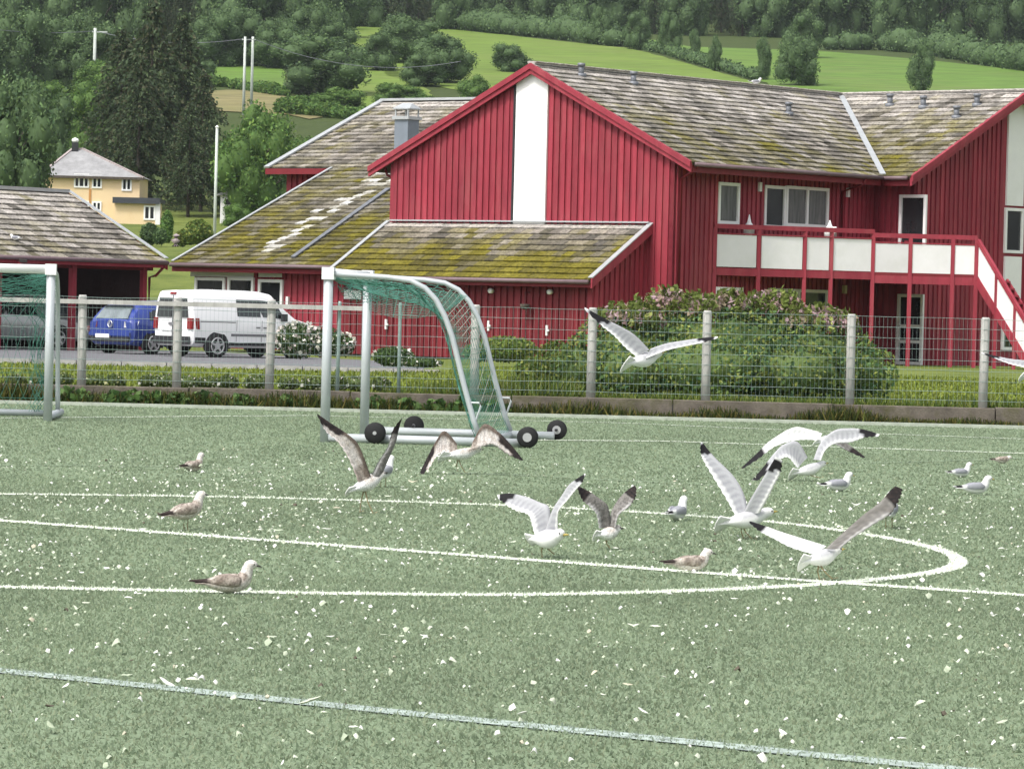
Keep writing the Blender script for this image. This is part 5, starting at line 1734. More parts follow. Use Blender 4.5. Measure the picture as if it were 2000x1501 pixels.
# flower clumps along the inside of the kerb
i = 0
FL = [(30, 'white'), (75, 'white'), (120, 'yellow'), (180, 'yellow'), (225, 'pale yellow'), (290, 'white'), (325, 'white'), (365, 'white'), (410, 'white'), (445, 'white'), (505, 'white'), (560, 'white'), (612, 'white'), (655, 'white'), (700, 'white'), (745, 'white')]
for (px, c) in FL:
    pal = {'white': WHITE_P, 'yellow': [(0.62, 0.60, 0.16), (0.7, 0.7, 0.4)], 'pale yellow': [(0.7, 0.68, 0.38)]}[c]
    D = KERB_D + 0.7 + random.uniform(0, 0.6)
    y = 744 + (px - 400) * ROLL * 0.4
    yt = y - random.uniform(8, 14)
    shrub('flower_clump', 'low clump of %s flowers behind the kerb' % c, [lobe(px, yt, y + 14, random.uniform(34, 56), D), lobe(px + random.uniform(-18, 18), yt + 4, y + 14, 30, D)], 500, 0.05,
          [(0.09, 0.13, 0.04), (0.12, 0.16, 0.05)], cat='flowers', group='%s flower clumps along the kerb' % c, flowers=(26 if c == 'white' else 26, 0.05, pal), zmin=0.12)

# ------------------------------------------------------------------ grasses
def blades(name, pos, h, w, pal, label, lean=0.5, seed=1, mat_=None, cols=None):
    r = np.random.default_rng(seed + 5000)
    n = len(pos)
    a = r.uniform(0, 2 * np.pi, n)
    side = np.stack([np.cos(a), np.sin(a), np.zeros(n)], 1)
    hh = (np.broadcast_to(h, n) * r.uniform(0.55, 1.25, n))[:, None]
    ww = (np.broadcast_to(w, n) * r.uniform(0.6, 1.3, n))[:, None]
    ln = np.stack([r.normal(0, lean, n), r.normal(0, lean, n), np.ones(n)], 1); ln /= np.linalg.norm(ln, axis=1, keepdims=True)
    b0, b1, tip = pos - side * ww * 0.5, pos + side * ww * 0.5, pos + ln * hh
    v = np.stack([b0, b1, tip + side * ww * 0.12, tip - side * ww * 0.12], 1).reshape(-1, 3)
    f = np.arange(n * 4).reshape(n, 4)
    if cols is None:
        pal = np.array(pal, float)
        cols = pal[r.integers(0, len(pal), n)] * r.uniform(0.75, 1.25, (n, 1))
    c = np.concatenate([cols, np.ones((n, 1))], 1).repeat(4, 0)
    o = np_mesh(name, v, f, mat_ or M['grass'], c)
    return tag(o, label, kind='stuff')

# weeds at the foot of the kerb, on both sides
n = 26000
X = rng.uniform(-15, 15, n)
dens = np.array([0.5 + 0.5 * noise.noise((x * 0.7, 3.1, 0)) + (0.35 if x < -1.5 else 0.0) for x in X])
keep = rng.random(n) < dens
X = X[keep]
Y = KERB_D - 0.14 - np.abs(rng.normal(0, 0.14, len(X)))
hts = np.array([0.10 + 0.17 * max(0, noise.noise((x * 0.9, 7.7, 0)) + 0.3) + (0.10 if x < -1.5 else 0.0) for x in X])
blades('weeds', np.stack([X, Y, np.zeros(len(X))], 1), hts, 0.03, [(0.045, 0.065, 0.018), (0.075, 0.088, 0.02), (0.115, 0.098, 0.03), (0.03, 0.042, 0.015)], 'weeds growing along the foot of the kerb', 0.45, 3)
n = 16000
X = rng.uniform(-16, 16, n)
Y = KERB_D + 0.16 + np.abs(rng.normal(0, 1.1, n))
hts = np.array([0.10 + 0.16 * max(0, noise.noise((x * 0.6, 1.7, 0)) + 0.25) for x in X])
Z = np.array([terrain(x, y) for x, y in zip(X, Y)])
hts = hts + np.where((X > -2.0) & (X < 1.0), 0.16, 0.03)
blades('long_grass', np.stack([X, Y, Z], 1), hts, 0.03, [(0.075, 0.115, 0.02), (0.115, 0.15, 0.03), (0.15, 0.17, 0.045), (0.055, 0.09, 0.02)], 'long grass behind the fence', 0.4, 4)
n = 42000
Y = 62 + 33 * rng.random(n)
X = rng.uniform(-0.16, 0.16, n) * Y
Z = np.array([terrain(x, y) for x, y in zip(X, Y)])
ok = ~((X < -1.4) & (Y > 90.5))
blades('lawn_grass', np.stack([X, Y, Z], 1)[ok], 0.075, 0.05, [(0.125, 0.165, 0.025), (0.16, 0.20, 0.032), (0.195, 0.225, 0.05), (0.14, 0.175, 0.03)], 'short lawn grass behind the fence', 0.6, 5)
# broad-leaved weeds in front of the kerb at left
for j, px in enumerate((125, 160, 215, 262, 300, 345, 400, 470, 560, 720, 790, 850, 905, 965)):
    D = KERB_D - 0.28 + random.uniform(-0.1, 0.06)
    base = P(px, 800, D); base.z = 0.0
    big = j % 3 == 0
    c = [((base.x, D, 0.12), (0.22 if big else 0.15, 0.13, 0.15 if big else 0.10)), ((base.x + 0.12, D, 0.08), (0.14, 0.1, 0.08))]
    v, f, cc = leaf_cloud(c, 90, 0.10, [(0.075, 0.14, 0.035), (0.10, 0.17, 0.05), (0.05, 0.10, 0.03)], 100 + j, flat=0.9, aspect=0.9, zmin=0.01)
    off = np.array([base.x, D, 0.0])
    o = np_mesh('weed_plant', v - off, f, M['foliage'], cc); o.location = off
    tag(o, 'leafy weed growing in front of the kerb wall', 'plant', 'leafy weeds along the kerb')
# the pile of the artificial turf; blades on a painted line carry its paint
def line_cover(X, Y):
    best = np.zeros(len(X))
    for (pl_, w, br) in LINES:
        for (a, b) in zip(pl_, pl_[1:]):
            ab = b - a; L2 = (ab ** 2).sum()
            if L2 < 1e-9: continue
            if len(pl_) > 30: w = 0.21 * (0.55 + 0.45 * abs(ab[0]) / math.sqrt(L2))
            lo = np.minimum(a, b) - w; hi = np.maximum(a, b) + w
            sel = np.where((X > lo[0]) & (X < hi[0]) & (Y > lo[1]) & (Y < hi[1]))[0]
            if len(sel) == 0: continue
            px_, py_ = X[sel] - a[0], Y[sel] - a[1]
            t = np.clip((px_ * ab[0] + py_ * ab[1]) / L2, 0, 1)
            d = np.hypot(px_ - t * ab[0], py_ - t * ab[1])
            on = sel[d < w / 2]
            best[on] = np.maximum(best[on], br)
    return best
def turf(n, y0, y1, h, w, seed, half=0.142):
    r = np.random.default_rng(seed)
    Y = np.sqrt(y0 ** 2 + (y1 ** 2 - y0 ** 2) * r.random(n))
    X = r.uniform(-1, 1, n) * (half * Y + 1.8)
    br = line_cover(X, Y)
    pal = np.array([(0.252, 0.312, 0.208), (0.272, 0.334, 0.226), (0.300, 0.362, 0.252), (0.232, 0.288, 0.188), (0.268, 0.308, 0.202)])
    low = np.array([0.99 + 0.13 * noise.noise((x * 0.9, y * 0.25, 0.5)) + 0.10 * noise.noise((x * 4.0, y * 1.1, 4.5)) for x, y in zip(X, Y)])
    c = pal[r.integers(0, 5, n)] * (r.uniform(0.92, 1.08, n) * low)[:, None]
    white = np.array([0.72, 0.76, 0.66])
    blue = np.array([0.40, 0.46, 0.43])
    k = np.where(r.random(n) < br + 0.15, np.minimum(1, br * 1.05), br * 0.35)[:, None]
    k = np.where(br[:, None] > 0, k, 0)
    tgt = np.where((br[:, None] < 0.6), blue, white)
    c = c * (1 - k) + tgt * k
    return blades('turf_pile', np.stack([X, Y, np.zeros(n)], 1), h, w, None, 'short pile of the artificial turf', 0.9, seed, mat_=M['pile'], cols=c)
turf(260000, 13.2, 24, 0.018, 0.012, 61)
turf(160000, 24, 36, 0.020, 0.018, 62)
turf(170000, 36, 60.2, 0.02, 0.024, 63)

# ------------------------------------------------------------------ feathers and droppings littering the turf
def flake_mesh(r, kind):
    """small curled feather or dropping, metres"""
    L_ = r.uniform(0.014, 0.026) if kind == 0 else r.uniform(0.03, 0.05)
    W_ = L_ * (r.uniform(0.7, 1.05) if kind == 0 else r.uniform(0.22, 0.4))
    n = 7
    v, f = [], []
    curl = r.uniform(-0.25, 0.3)
    for i in range(n):
        t = i / (n - 1)
        w = W_ * (math.sin(math.pi * (0.03 + 0.94 * t)) ** 0.65) * 0.5 * r.uniform(0.85, 1.1)
        z = 0.006 + curl * L_ * (t - 0.5) ** 2 + r.uniform(0, 0.002) + (W_ * 0.45 * math.sin(math.pi * t) if kind == 0 else 0)
        z += 0.010 if kind == 0 else 0.012
        v += [((t - 0.5) * L_, -w, z), ((t - 0.5) * L_, 0, z + w * 0.9), ((t - 0.5) * L_, w, z)]
    for i in range(n - 1):
        for k in range(2):
            f.append((3 * i + k, 3 * i + k + 1, 3 * i + k + 4, 3 * i + k + 3))
    return v, f
fr_ = random.Random(5)
def flake_colour():
    t = fr_.random()
    if t < 0.32: c = (0.72, 0.73, 0.67)
    elif t < 0.93: c = mix((0.36, 0.42, 0.30, 1), (0.60, 0.63, 0.52, 1), fr_.random())
    elif t < 0.97: c = (0.5, 0.47, 0.36)
    else: c = (0.10, 0.085, 0.065)
    v = fr_.uniform(0.8, 1.05)
    return (c[0] * v, c[1] * v, c[2] * v, 1)
spots = []
n = 5000
while len(spots) < n:
    y = math.sqrt(13.5 ** 2 + (44 ** 2 - 13.5 ** 2) * fr_.random())
    x = fr_.uniform(-1, 1) * (0.14 * y + 1.8)
    d = 0.5 + 0.8 * noise.noise((x * 1.1, y * 0.35, 2.0)) + 0.5 * noise.noise((x * 3.5, y * 1.2, 6.0))
    d *= 1.0 if y < 32 else max(0.12, 1 - (y - 32) / 12)
    if x / y < -0.02: d *= 1.15
    if fr_.random() < d:
        spots.append((x, y))
spots.sort(key=lambda p: p[1] + (100 if abs(p[0]) > 0.127 * p[1] else 0))
protos = []
for k in range(18):
    v, f = flake_mesh(fr_, 0 if k < 12 else 1)
    o = MB().add(v, f).build('feather', mat_attr('single_litter', 0.8, 0.08, 40, 0.1, objinfo=True) if k == 0 else bpy.data.materials['single_litter'], None, True)
    protos.append(o)
usedp = set()
rest = MB()
for i, (x, y) in enumerate(spots):
    k = fr_.randrange(12) if fr_.random() < 0.88 else 12 + fr_.randrange(6)
    a = fr_.uniform(0, 6.28)
    sc = min(2.2, fr_.lognormvariate(-0.18, 0.42))
    if i < 300:
        o = protos[k] if k not in usedp else protos[k].copy()
        if k in usedp: COL.objects.link(o)
        usedp.add(k)
        o.location = (x, y, 0.004); o.rotation_euler = (fr_.uniform(-0.5, 0.5), fr_.uniform(-0.5, 0.5), a); o.scale = (sc, sc, sc)
        o.color = flake_colour()
        tag(o, 'small white feather or fleck lying on the turf in the foreground', 'feather', 'feathers littering the foreground turf')
    else:
        c, s = math.cos(a) * sc, math.sin(a) * sc
        col = flake_colour()
        tx, ty = fr_.uniform(-0.5, 0.5), fr_.uniform(-0.5, 0.5)
        me = protos[k].data
        vv = [(x + v.co.x * c - v.co.y * s, y + v.co.x * s + v.co.y * c, 0.004 + sc * (v.co.z + abs(v.co.x * ty) + abs(v.co.y * tx))) for v in me.vertices]
        rest.add(vv, [list(p.vertices) for p in me.polygons], col)
tag(rest.build('litter', M['flake'], None, True), 'white feathers and droppings scattered over the turf', kind='stuff')
for k, o in enumerate(protos):
    if k not in usedp: bpy.data.objects.remove(o, do_unlink=True)

# ------------------------------------------------------------------ gulls
WHT, GRY, BLK = (0.70, 0.70, 0.69, 1), (0.27, 0.275, 0.305, 1), (0.016, 0.015, 0.017, 1)
BRN, PBR, DBR = (0.165, 0.130, 0.108, 1), (0.44, 0.39, 0.345, 1), (0.042, 0.032, 0.030, 1)

def loft(mb, st, colour, n=14):
    """st: (centre, half width, half height); colour(i, t, angle) -> rgba; ring axes follow the path"""
    vs, cs, fs = [], [], []
    pts = [Vector(s[0]) for s in st]
    for i, s in enumerate(st):
        t = (pts[min(i + 1, len(st) - 1)] - pts[max(i - 1, 0)]).normalized()
        side = t.cross(UP)
        if side.length < 0.1: side = Vector((0, -1, 0))
        side.normalize()
        up = side.cross(t).normalized()
        for k in range(n):
            a = 2 * math.pi * k / n
            vs.append(pts[i] + side * math.cos(a) * s[1] + up * math.sin(a) * s[2])
            cs.append(colour(i, i / (len(st) - 1), math.sin(a)))
    for i in range(len(st) - 1):
        for k in range(n):
            fs.append([i * n + k, i * n + (k + 1) % n, (i + 1) * n + (k + 1) % n, (i + 1) * n + k])
    fs += [list(range(n))[::-1], [(len(st) - 1) * n + k for k in range(n)]]
    mb.add(vs, fs, cs)

def smooth_st(st, sub=3):
    out = []
    n = len(st)
    arr = [np.array(list(Vector(s[0])) + [s[1], s[2]]) for s in st]
    for i in range(n - 1):
        p0, p1, p2, p3 = arr[max(i - 1, 0)], arr[i], arr[i + 1], arr[min(i + 2, n - 1)]
        for k in range(sub):
            t = k / sub
            q = 0.5 * ((2 * p1) + (p2 - p0) * t + (2 * p0 - 5 * p1 + 4 * p2 - p3) * t * t + (-p0 + 3 * p1 - 3 * p2 + p3) * t ** 3)
            out.append((Vector(q[:3]), max(0.002, q[3]), max(0.002, q[4])))
    out.append(st[-1])
    return out

def ground_gull(px, py, head, k, label, style='adult', pose='sit', neck=1.0, group=None, at=None):
    """head: heading in degrees, 0 faces right in the photo, 90 faces away"""
    g0 = Vector(at) if at is not None else G(px, py)
    z0 = 0.0 if pose == 'sit' else 0.085
    rot = Matrix.Rotation(R(head), 4, 'Z')
    Mx = Matrix.Translation(g0) @ rot @ Matrix.Diagonal((k, k, k, 1))
    W = lambda x, y, z: Mx @ Vector((x, y, z))
    root = thing('gull', g0, label, 'gull', group or 'gulls resting on the pitch')
    rr = random.Random(int(px * 7 + py))
    tilt = 0.0 if pose == 'sit' else 0.14
    def T(x, z):
        return (x, 0, z0 + 0.075 + (z - 0.075) + x * tilt)
    nk = neck
    spine = [(T(-0.235, 0.075), 0.030, 0.006), (T(-0.17, 0.075), 0.034, 0.014), (T(-0.10, 0.073), 0.050, 0.042), (T(-0.03, 0.074), 0.064, 0.062), (T(0.04, 0.080), 0.066, 0.068),
             (T(0.095, 0.098), 0.054, 0.058), (T(0.120, 0.098 + 0.038 * nk), 0.043, 0.046), (T(0.130, 0.098 + 0.070 * nk), 0.037, 0.039), (T(0.146, 0.098 + 0.094 * nk), 0.037, 0.038),
             (T(0.172, 0.098 + 0.098 * nk), 0.031, 0.030), (T(0.194, 0.098 + 0.090 * nk), 0.013, 0.014)]
    st = [(W(*c), a * k, b * k) for c, a, b in smooth_st(spine, 3)]
    ns = len(st)
    def colr(i, t, s):
        j = rr.random()
        if style == 'adult':
            if 0.16 < t < 0.52 and s > -0.1: return GRY
            return WHT
        base = mix(BRN, PBR, j)
        if t > 0.62: return mix((0.62, 0.59, 0.56, 1), PBR, 0.55 * j)
        if t < 0.10: return DBR if s > 0 else PBR
        if s < -0.35: return mix(PBR, (0.6, 0.57, 0.54, 1), j)
        return base
    mb = MB()
    loft(mb, st, colr)
    # folded wings lying along the flanks, their tips crossing over the tail
    for sgn in (-1, 1):
        wst = [(T(0.075, 0.088), 0.020, 0.034), (T(0.03, 0.098), 0.024, 0.046), (T(-0.05, 0.096), 0.022, 0.042), (T(-0.13, 0.088), 0.014, 0.024), (T(-0.20, 0.090), 0.010, 0.013), (T(-0.275, 0.092), 0.004, 0.005)]
        offs = [0.046, 0.056, 0.048, 0.030, 0.016, 0.006]
        ws = [((c[0], sgn * o, c[2]), a, b) for (c, a, b), o in zip(wst, offs)]
        ws = [(W(*c), a * k, b * k) for c, a, b in smooth_st(ws, 3)]
        def cw_(i, t, s):
            j = rr.random()
            if style == 'adult':
                if t > 0.93: return (0.5, 0.5, 0.5, 1)
                return BLK if t > 0.70 else (WHT if (t > 0.56 or s < -0.8) else GRY)
            if t > 0.66: return DBR
            return mix(BRN, PBR, 0.85 * j) if t < 0.5 else mix(BRN, (0.55, 0.5, 0.45, 1), j)
        loft(mb, ws, cw_, 10)
    mb.build('body', M['feather'] if style == 'adult' else M['juvfeather'], root, True)
    hz = 0.098 + 0.094 * nk
    b0 = T(0.19, hz - 0.004); b1 = T(0.232, hz - 0.014)
    MB().tube([W(*b0), W(*T(0.212, hz - 0.005)), W(*b1)], [0.0085 * k, 0.007 * k, 0.0015 * k], 8).build('bill', M['bill'] if style == 'adult' else M['darkbill'], root, True)
    for sgn in (-1, 1):
        c = T(0.174, hz + 0.006)
        MB().tube([W(c[0], sgn * 0.020, c[2]), W(c[0], sgn * 0.030, c[2])], 0.0058 * k, 8).build('eye', M['eye'], root, True)
    if pose != 'sit':
        for sgn in (-1, 1):
            mbl = MB()
            mbl.tube([W(0.01, sgn * 0.026, z0 + 0.03), W(0.0, sgn * 0.028, 0.05), W(0.008, sgn * 0.028, 0.006)], [0.008 * k, 0.0048 * k, 0.0048 * k], 6)
            mbl.add([W(-0.004, sgn * 0.028, 0.006), W(0.036, sgn * 0.028 - 0.016, 0.004), W(0.04, sgn * 0.028, 0.004), W(0.036, sgn * 0.028 + 0.016, 0.004)], [(0, 1, 2), (0, 2, 3)])
            mbl.build('leg', M['leg'], root)
    return root

ground_gull(446, 1160, 8, 0.78, 'brown mottled young gull sitting on the white line in the left foreground', 'juv', 'sit', 1.15)
ground_gull(362, 1036, 38, 0.82, 'brown young gull standing on the white line at left', 'juv', 'stand', 1.0)
ground_gull(377, 922, 55, 0.74, 'small pale brown gull sitting alone far left of the goal', 'juv', 'sit', 1.2)
ground_gull(748, 952, 62, 0.84, 'grey and white gull standing behind the raised wing of another, below the goal', 'adult', 'stand', 1.0)
ground_gull(1322, 1017, 64, 0.80, 'white gull sitting on the curved line between two flapping gulls', 'adult', 'sit', 1.1)
ground_gull(1348, 1117, 15, 0.72, 'brown young gull sitting on the straight line below the flapping gulls', 'juv', 'sit', 0.75)
ground_gull(1636, 960, 28, 0.80, 'grey-backed gull standing low right of the hovering gulls', 'adult', 'sit', 1.0)
ground_gull(1876, 932, 22, 0.64, 'small white gull sitting, the farther of the pair at the right edge', 'adult', 'sit', 1.15)
ground_gull(1905, 966, 14, 0.80, 'grey-backed gull sitting, the nearer of the pair at the right edge', 'adult', 'sit', 0.95)
ground_gull(1957, 905, 10, 0.56, 'small dark gull resting far off at the right edge', 'juv', 'sit', 0.3)
ground_gull(1736, 1032, 80, 0.84, 'white gull standing behind the dark raised wing at right', 'adult', 'stand', 1.0)
# gulls on the roofs
pr_ = on_plane(1475, 163, BO + V * 5, V)
rp_ = B(0, 11.0, RIDGE + 0.10)
tpx = 1475
best = min(range(0, 1560), key=lambda q: abs(1000 + (B(0, q / 100).x) / (B(0, q / 100).y) * FPX - tpx + 14))
ground_gull(1475, 160, 20, 0.95, 'white gull perched on the roof ridge', 'adult', 'sit', 0.8, 'gulls on the roofs', at=B(0, best / 100, RIDGE + 0.115))
NC = V.cross(CS); NC = NC if NC.z > 0 else -NC
ground_gull(30, 470, 150, 0.95, 'white gull sitting on the carport roof', 'adult', 'sit', 0.6, 'gulls on the roofs', at=on_plane(30, 474, CO + UP * 2.63, NC.normalized()) + UP * 0.06)

def wing(mb, st, D, style, thick=0.012, sub=6, flip=1):
    """st: (lead x, lead y, trail x, trail y, depth lead, depth trail) from shoulder to tip, in photo pixels and metres"""
    pts = [np.array(list(P(a, b, D + e)) + list(P(c, d, D + f))) for a, b, c, d, e, f in st]
    n = len(pts)
    rows = []
    for i in range(n - 1):
        p0, p1, p2, p3 = pts[max(i - 1, 0)], pts[i], pts[i + 1], pts[min(i + 2, n - 1)]
        for k in range(sub):
            t = k / sub
            rows.append(0.5 * ((2 * p1) + (p2 - p0) * t + (2 * p0 - 5 * p1 + 4 * p2 - p3) * t * t + (-p0 + 3 * p1 - 3 * p2 + p3) * t ** 3))
    rows.append(pts[-1])
    m_ = len(rows)
    NC_ = 7
    rr = random.Random(int(st[0][0] * 13 + st[-1][1]))
    top, bot, ct, cb_ = [], [], [], []
    for i, row in enumerate(rows):
        s = i / (m_ - 1)
        le, te = Vector(row[:3]), Vector(row[3:])
        nx_ = rows[min(i + 1, m_ - 1)]; pv = rows[max(i - 1, 0)]
        span = Vector(nx_[:3]) - Vector(pv[:3])
        ch = te - le
        nrm = ch.cross(span)
        if nrm.length < 1e-9: nrm = Vector((0, -1, 0))
        nrm.normalize()
        nrm *= flip
        # feather ends make the trailing edge uneven
        te = te + ch * ((0.035 if i % 2 else -0.03) * (0.6 + s) + (0.20 if i % 2 else -0.14) * max(0, s - 0.62))
        ch = te - le
        for j in range(NC_):
            u = j / (NC_ - 1)
            prof = (1 - u) ** 0.6 * (u + 0.05) ** 0.4 * 1.6
            th = thick * (1 - 0.75 * s) * prof
            camber = 0.10 * ch.length * math.sin(math.pi * u)
            c = le + ch * u + nrm * camber
            top.append(c + nrm * th * 0.5); bot.append(c - nrm * th * 0.5)
            q = rr.random()
            if style == 'adult':
                if s > 0.955: col = WHT if s < 0.985 or True else BLK
                elif s > 0.78 or (s > 0.70 and u < 0.5): col = BLK
                elif u > 0.78: col = WHT
                else: col = mix(GRY, (0.31, 0.315, 0.345, 1), q)
                cu = mix(col, WHT, 0.25) if col != BLK else BLK
            elif style == 'dark':  # dark plumage, and shade painted into some wings' undersides
                col = mix((0.15, 0.14, 0.13, 1), (0.22, 0.21, 0.20, 1), q) if s < 0.7 else mix(BLK, DBR, q)
                if u > 0.8 and s < 0.6: col = mix(col, WHT, 0.35)
                cu = col
            elif style == 'pale':
                col = mix(WHT, (0.55, 0.55, 0.56, 1), q * 0.5) if s < 0.72 else BLK
                cu = col
            else:
                col = mix(BRN, PBR, q) if u > 0.3 else mix(BRN, DBR, q * 0.5)
                if 0.15 < s < 0.6 and u > 0.3: col = mix(PBR, (0.62, 0.58, 0.56, 1), q)
                if s > 0.55 and (u < 0.62 or s > 0.8): col = mix(DBR, BLK, q)
                elif s > 0.55: col = mix(PBR, (0.55, 0.52, 0.5, 1), q)
                cu = col
            if i % 2 and u > 0.3:            # shafts of the flight feathers
                col = mix(col, (col[0] * 0.62, col[1] * 0.62, col[2] * 0.64, 1), 0.6); cu = mix(cu, (cu[0] * 0.62, cu[1] * 0.62, cu[2] * 0.64, 1), 0.6)
            ct.append(col); cb_.append(cu)
    vs = top + bot
    K = len(top)
    fs = []
    for i in range(m_ - 1):
        for j in range(NC_ - 1):
            a = i * NC_ + j
            fs.append([a, a + 1, a + 1 + NC_, a + NC_])
            fs.append([K + a, K + a + NC_, K + a + 1 + NC_, K + a + 1])
        for j in (0, NC_ - 1):
            a = i * NC_ + j
            fs.append([a, a + NC_, K + a + NC_, K + a])
    mb.add(vs, fs, ct + cb_)

def flying_gull(label, D, tail, head, lw, rw, style='adult', legs=(), dd=(0.0, 0.12), rad=0.055, tailw=0.07, wstyle=(None, None), bend=0.0, group='gulls flapping over the pitch', face=True):
    """body from tail to head pixels; wings as pixel stations"""
    t, h = P(*tail, D + dd[0]), P(*head, D + dd[1])
    ax = (h - t); Ln = ax.length
    root = thing('gull', (t + h) / 2, label, 'gull', group)
    mb = MB()
    side = ax.normalized().cross(UP)
    if side.length < 0.1: side = Vector((1, 0, 0))
    side.normalize()
    up = side.cross(ax.normalized())
    at = lambda u, z=0: t + ax * u + up * z
    k = rad / 0.055
    sp = [(at(0.06), 0.012, 0.006), (at(0.14), 0.022 * k, 0.012), (at(0.24), 0.036 * k, 0.022 * k), (at(0.40, -0.004), 0.048 * k, 0.044 * k), (at(0.56, -0.008), rad, 0.056 * k), (at(0.70, -0.003), 0.050 * k, 0.050 * k),
          (at(0.82, 0.006), 0.036 * k, 0.036 * k), (at(0.91, 0.012), 0.033 * k, 0.032 * k), (at(0.97, 0.010), 0.026 * k, 0.025 * k), (at(1.0, 0.006), 0.010 * k, 0.010 * k)]
    rr = random.Random(int(tail[0] * 3 + head[1]))
    def cf(i, tt, s):
        q = rr.random()
        if style == 'adult':
            return mix(GRY, WHT, 0.35) if (0.36 < tt < 0.68 and s > 0.25) else WHT
        if tt < 0.36: return WHT
        return mix(PBR, WHT, 0.5 * q) if s > 0.35 else mix(WHT, PBR, 0.4 * q)
    loft(mb, smooth_st(sp, 3), cf)
    # spread tail feathers
    fan = (side * 0.72 + up * 0.70).normalized()
    fv, fc, ff = [], [], []
    nf = 9
    for q in range(nf):
        w = (q / (nf - 1) - 0.5) * 2
        e = at(0.015 + 0.05 * w * w) + fan * w * tailw * 0.85
        b_ = at(0.30) + fan * w * 0.028
        for pz in (-0.004, 0.004):
            o_ = ax.normalized().cross(fan) * pz
            fv += [b_ + o_, e + o_]
            tc = WHT if style == 'adult' else None
            fc += [WHT, WHT]
    for q in range(nf - 1):
        a = q * 4
        ff += [(a, a + 1, a + 5, a + 4), (a + 2, a + 6, a + 7, a + 3), (a + 1, a + 3, a + 7, a + 5)]
    ff += [(0, 2, 3, 1), (nf * 4 - 4, nf * 4 - 3, nf * 4 - 1, nf * 4 - 2)]
    mb.add(fv, ff, fc)
    wing(mb, lw, D, wstyle[0] or style)
    wing(mb, rw, D, wstyle[1] or style, flip=-1)
    mb.build('body', M['feather'] if style == 'adult' else M['juvfeather'], root, True)
    a = ax.normalized()
    MB().tube([at(0.99, 0.006), at(0.99, 0.006) + a * 0.022 * k, at(0.99, 0.003) + a * 0.04 * k], [0.008 * k, 0.0065 * k, 0.0015], 8).build('bill', M['bill'] if style == 'adult' else M['darkbill'], root, True)
    for sg in (-1, 1):
        c = at(0.955, 0.018) + side * sg * 0.022 * k
        MB().tube([c, c + side * sg * 0.008], 0.0055 * k, 8).build('eye', M['eye'], root, True)
    for lx, ly, bx in legs:
        foot = P(lx, ly, D); hip = at(0.46, -0.03) if bx is None else P(*bx, D)
        foot.z = max(foot.z, 0.006)
        mid = hip.lerp(foot, 0.5) + a * -0.012
        ml = MB(); ml.tube([hip, mid, foot], [0.008, 0.0045, 0.0045], 6)
        ml.add([foot, foot + a * 0.035 + side * 0.015, foot + a * 0.04, foot + a * 0.035 - side * 0.015], [(0, 1, 2), (0, 2, 3)])
        ml.build('leg', M['leg'], root)
    return root

def W_(lst, d0, d1, dc=0.05):
    """add depth: the leading edge runs from d0 at the shoulder to d1 at the tip, the trailing edge dc nearer"""
    n = len(lst)
    return [(a, b, c, d, d0 + (d1 - d0) * i / (n - 1), d0 + (d1 - d0) * i / (n - 1) - dc) for i, (a, b, c, d) in enumerate(lst)]

flying_gull('brown-winged gull with both wings raised, in front of the goal', G(716, 1004).y, (674, 963), (752, 926),
    W_([(724, 930, 700, 942), (702, 872, 682, 897), (682, 850, 661, 864), (646, 826, 635, 840), (620, 808, 622, 814)], 0.05, -0.10),
    W_([(742, 936, 726, 926), (755, 905, 739, 900), (772, 866, 757, 872), (778, 842, 767, 840), (785, 816, 783, 818)], 0.12, 0.30), 'juv', legs=[(703, 1000, None), (729, 1008, None)], dd=(-0.05, 0.18), wstyle=('juv', 'dark'))
flying_gull('gull with drooping black-tipped wings in front of the goal base', G(900, 926).y, (856, 893), (940, 879),
    W_([(892, 866, 895, 882), (868, 841, 866, 884), (851, 862, 853, 890), (836, 890, 839, 912), (816, 931, 819, 932)], 0.05, -0.15),
    W_([(924, 862, 914, 881), (945, 828, 940, 873), (972, 842, 962, 868), (998, 868, 990, 886), (1022, 898, 1019, 899)], 0.05, 0.10), 'juv', legs=[(893, 920, None), (908, 922, None)], dd=(-0.12, 0.15), tailw=0.10)
flying_gull('white and grey gull with black wing tips, wings spread to the left and up', G(1070, 1090).y, (1028, 1054), (1101, 1046),
    W_([(1076, 1036, 1045, 1047), (1073, 992, 1038, 1020), (1055, 981, 1031, 1004), (1025, 969, 1005, 995), (995, 963, 985, 982), (971, 966, 973, 973)], 0.05, 0.16),
    W_([(1065, 1037, 1090, 1035), (1079, 996, 1091, 999), (1097, 968, 1109, 976), (1111, 947, 1125, 956), (1129, 933, 1137, 942), (1143, 924, 1142, 928)], 0.0, -0.16), 'adult', legs=[(1059, 1088, None), (1083, 1082, None)], dd=(0.05, -0.10), rad=0.062)
flying_gull('small dark-winged gull with wings raised, standing on one leg', G(1190, 1074).y, (1158, 1047), (1212, 1034),
    W_([(1193, 1029, 1170, 1032), (1188, 990, 1165, 1004), (1172, 974, 1154, 991), (1148, 958, 1137, 975), (1126, 947, 1128, 953)], 0.03, -0.05),
    W_([(1190, 1027, 1203, 1029), (1194, 1000, 1209, 1005), (1207, 976, 1229, 989), (1224, 958, 1241, 971), (1240, 947, 1243, 953)], 0.03, 0.12), 'juv', legs=[(1191, 1070, None)], dd=(-0.04, 0.05), rad=0.045, wstyle=('dark', 'dark'))
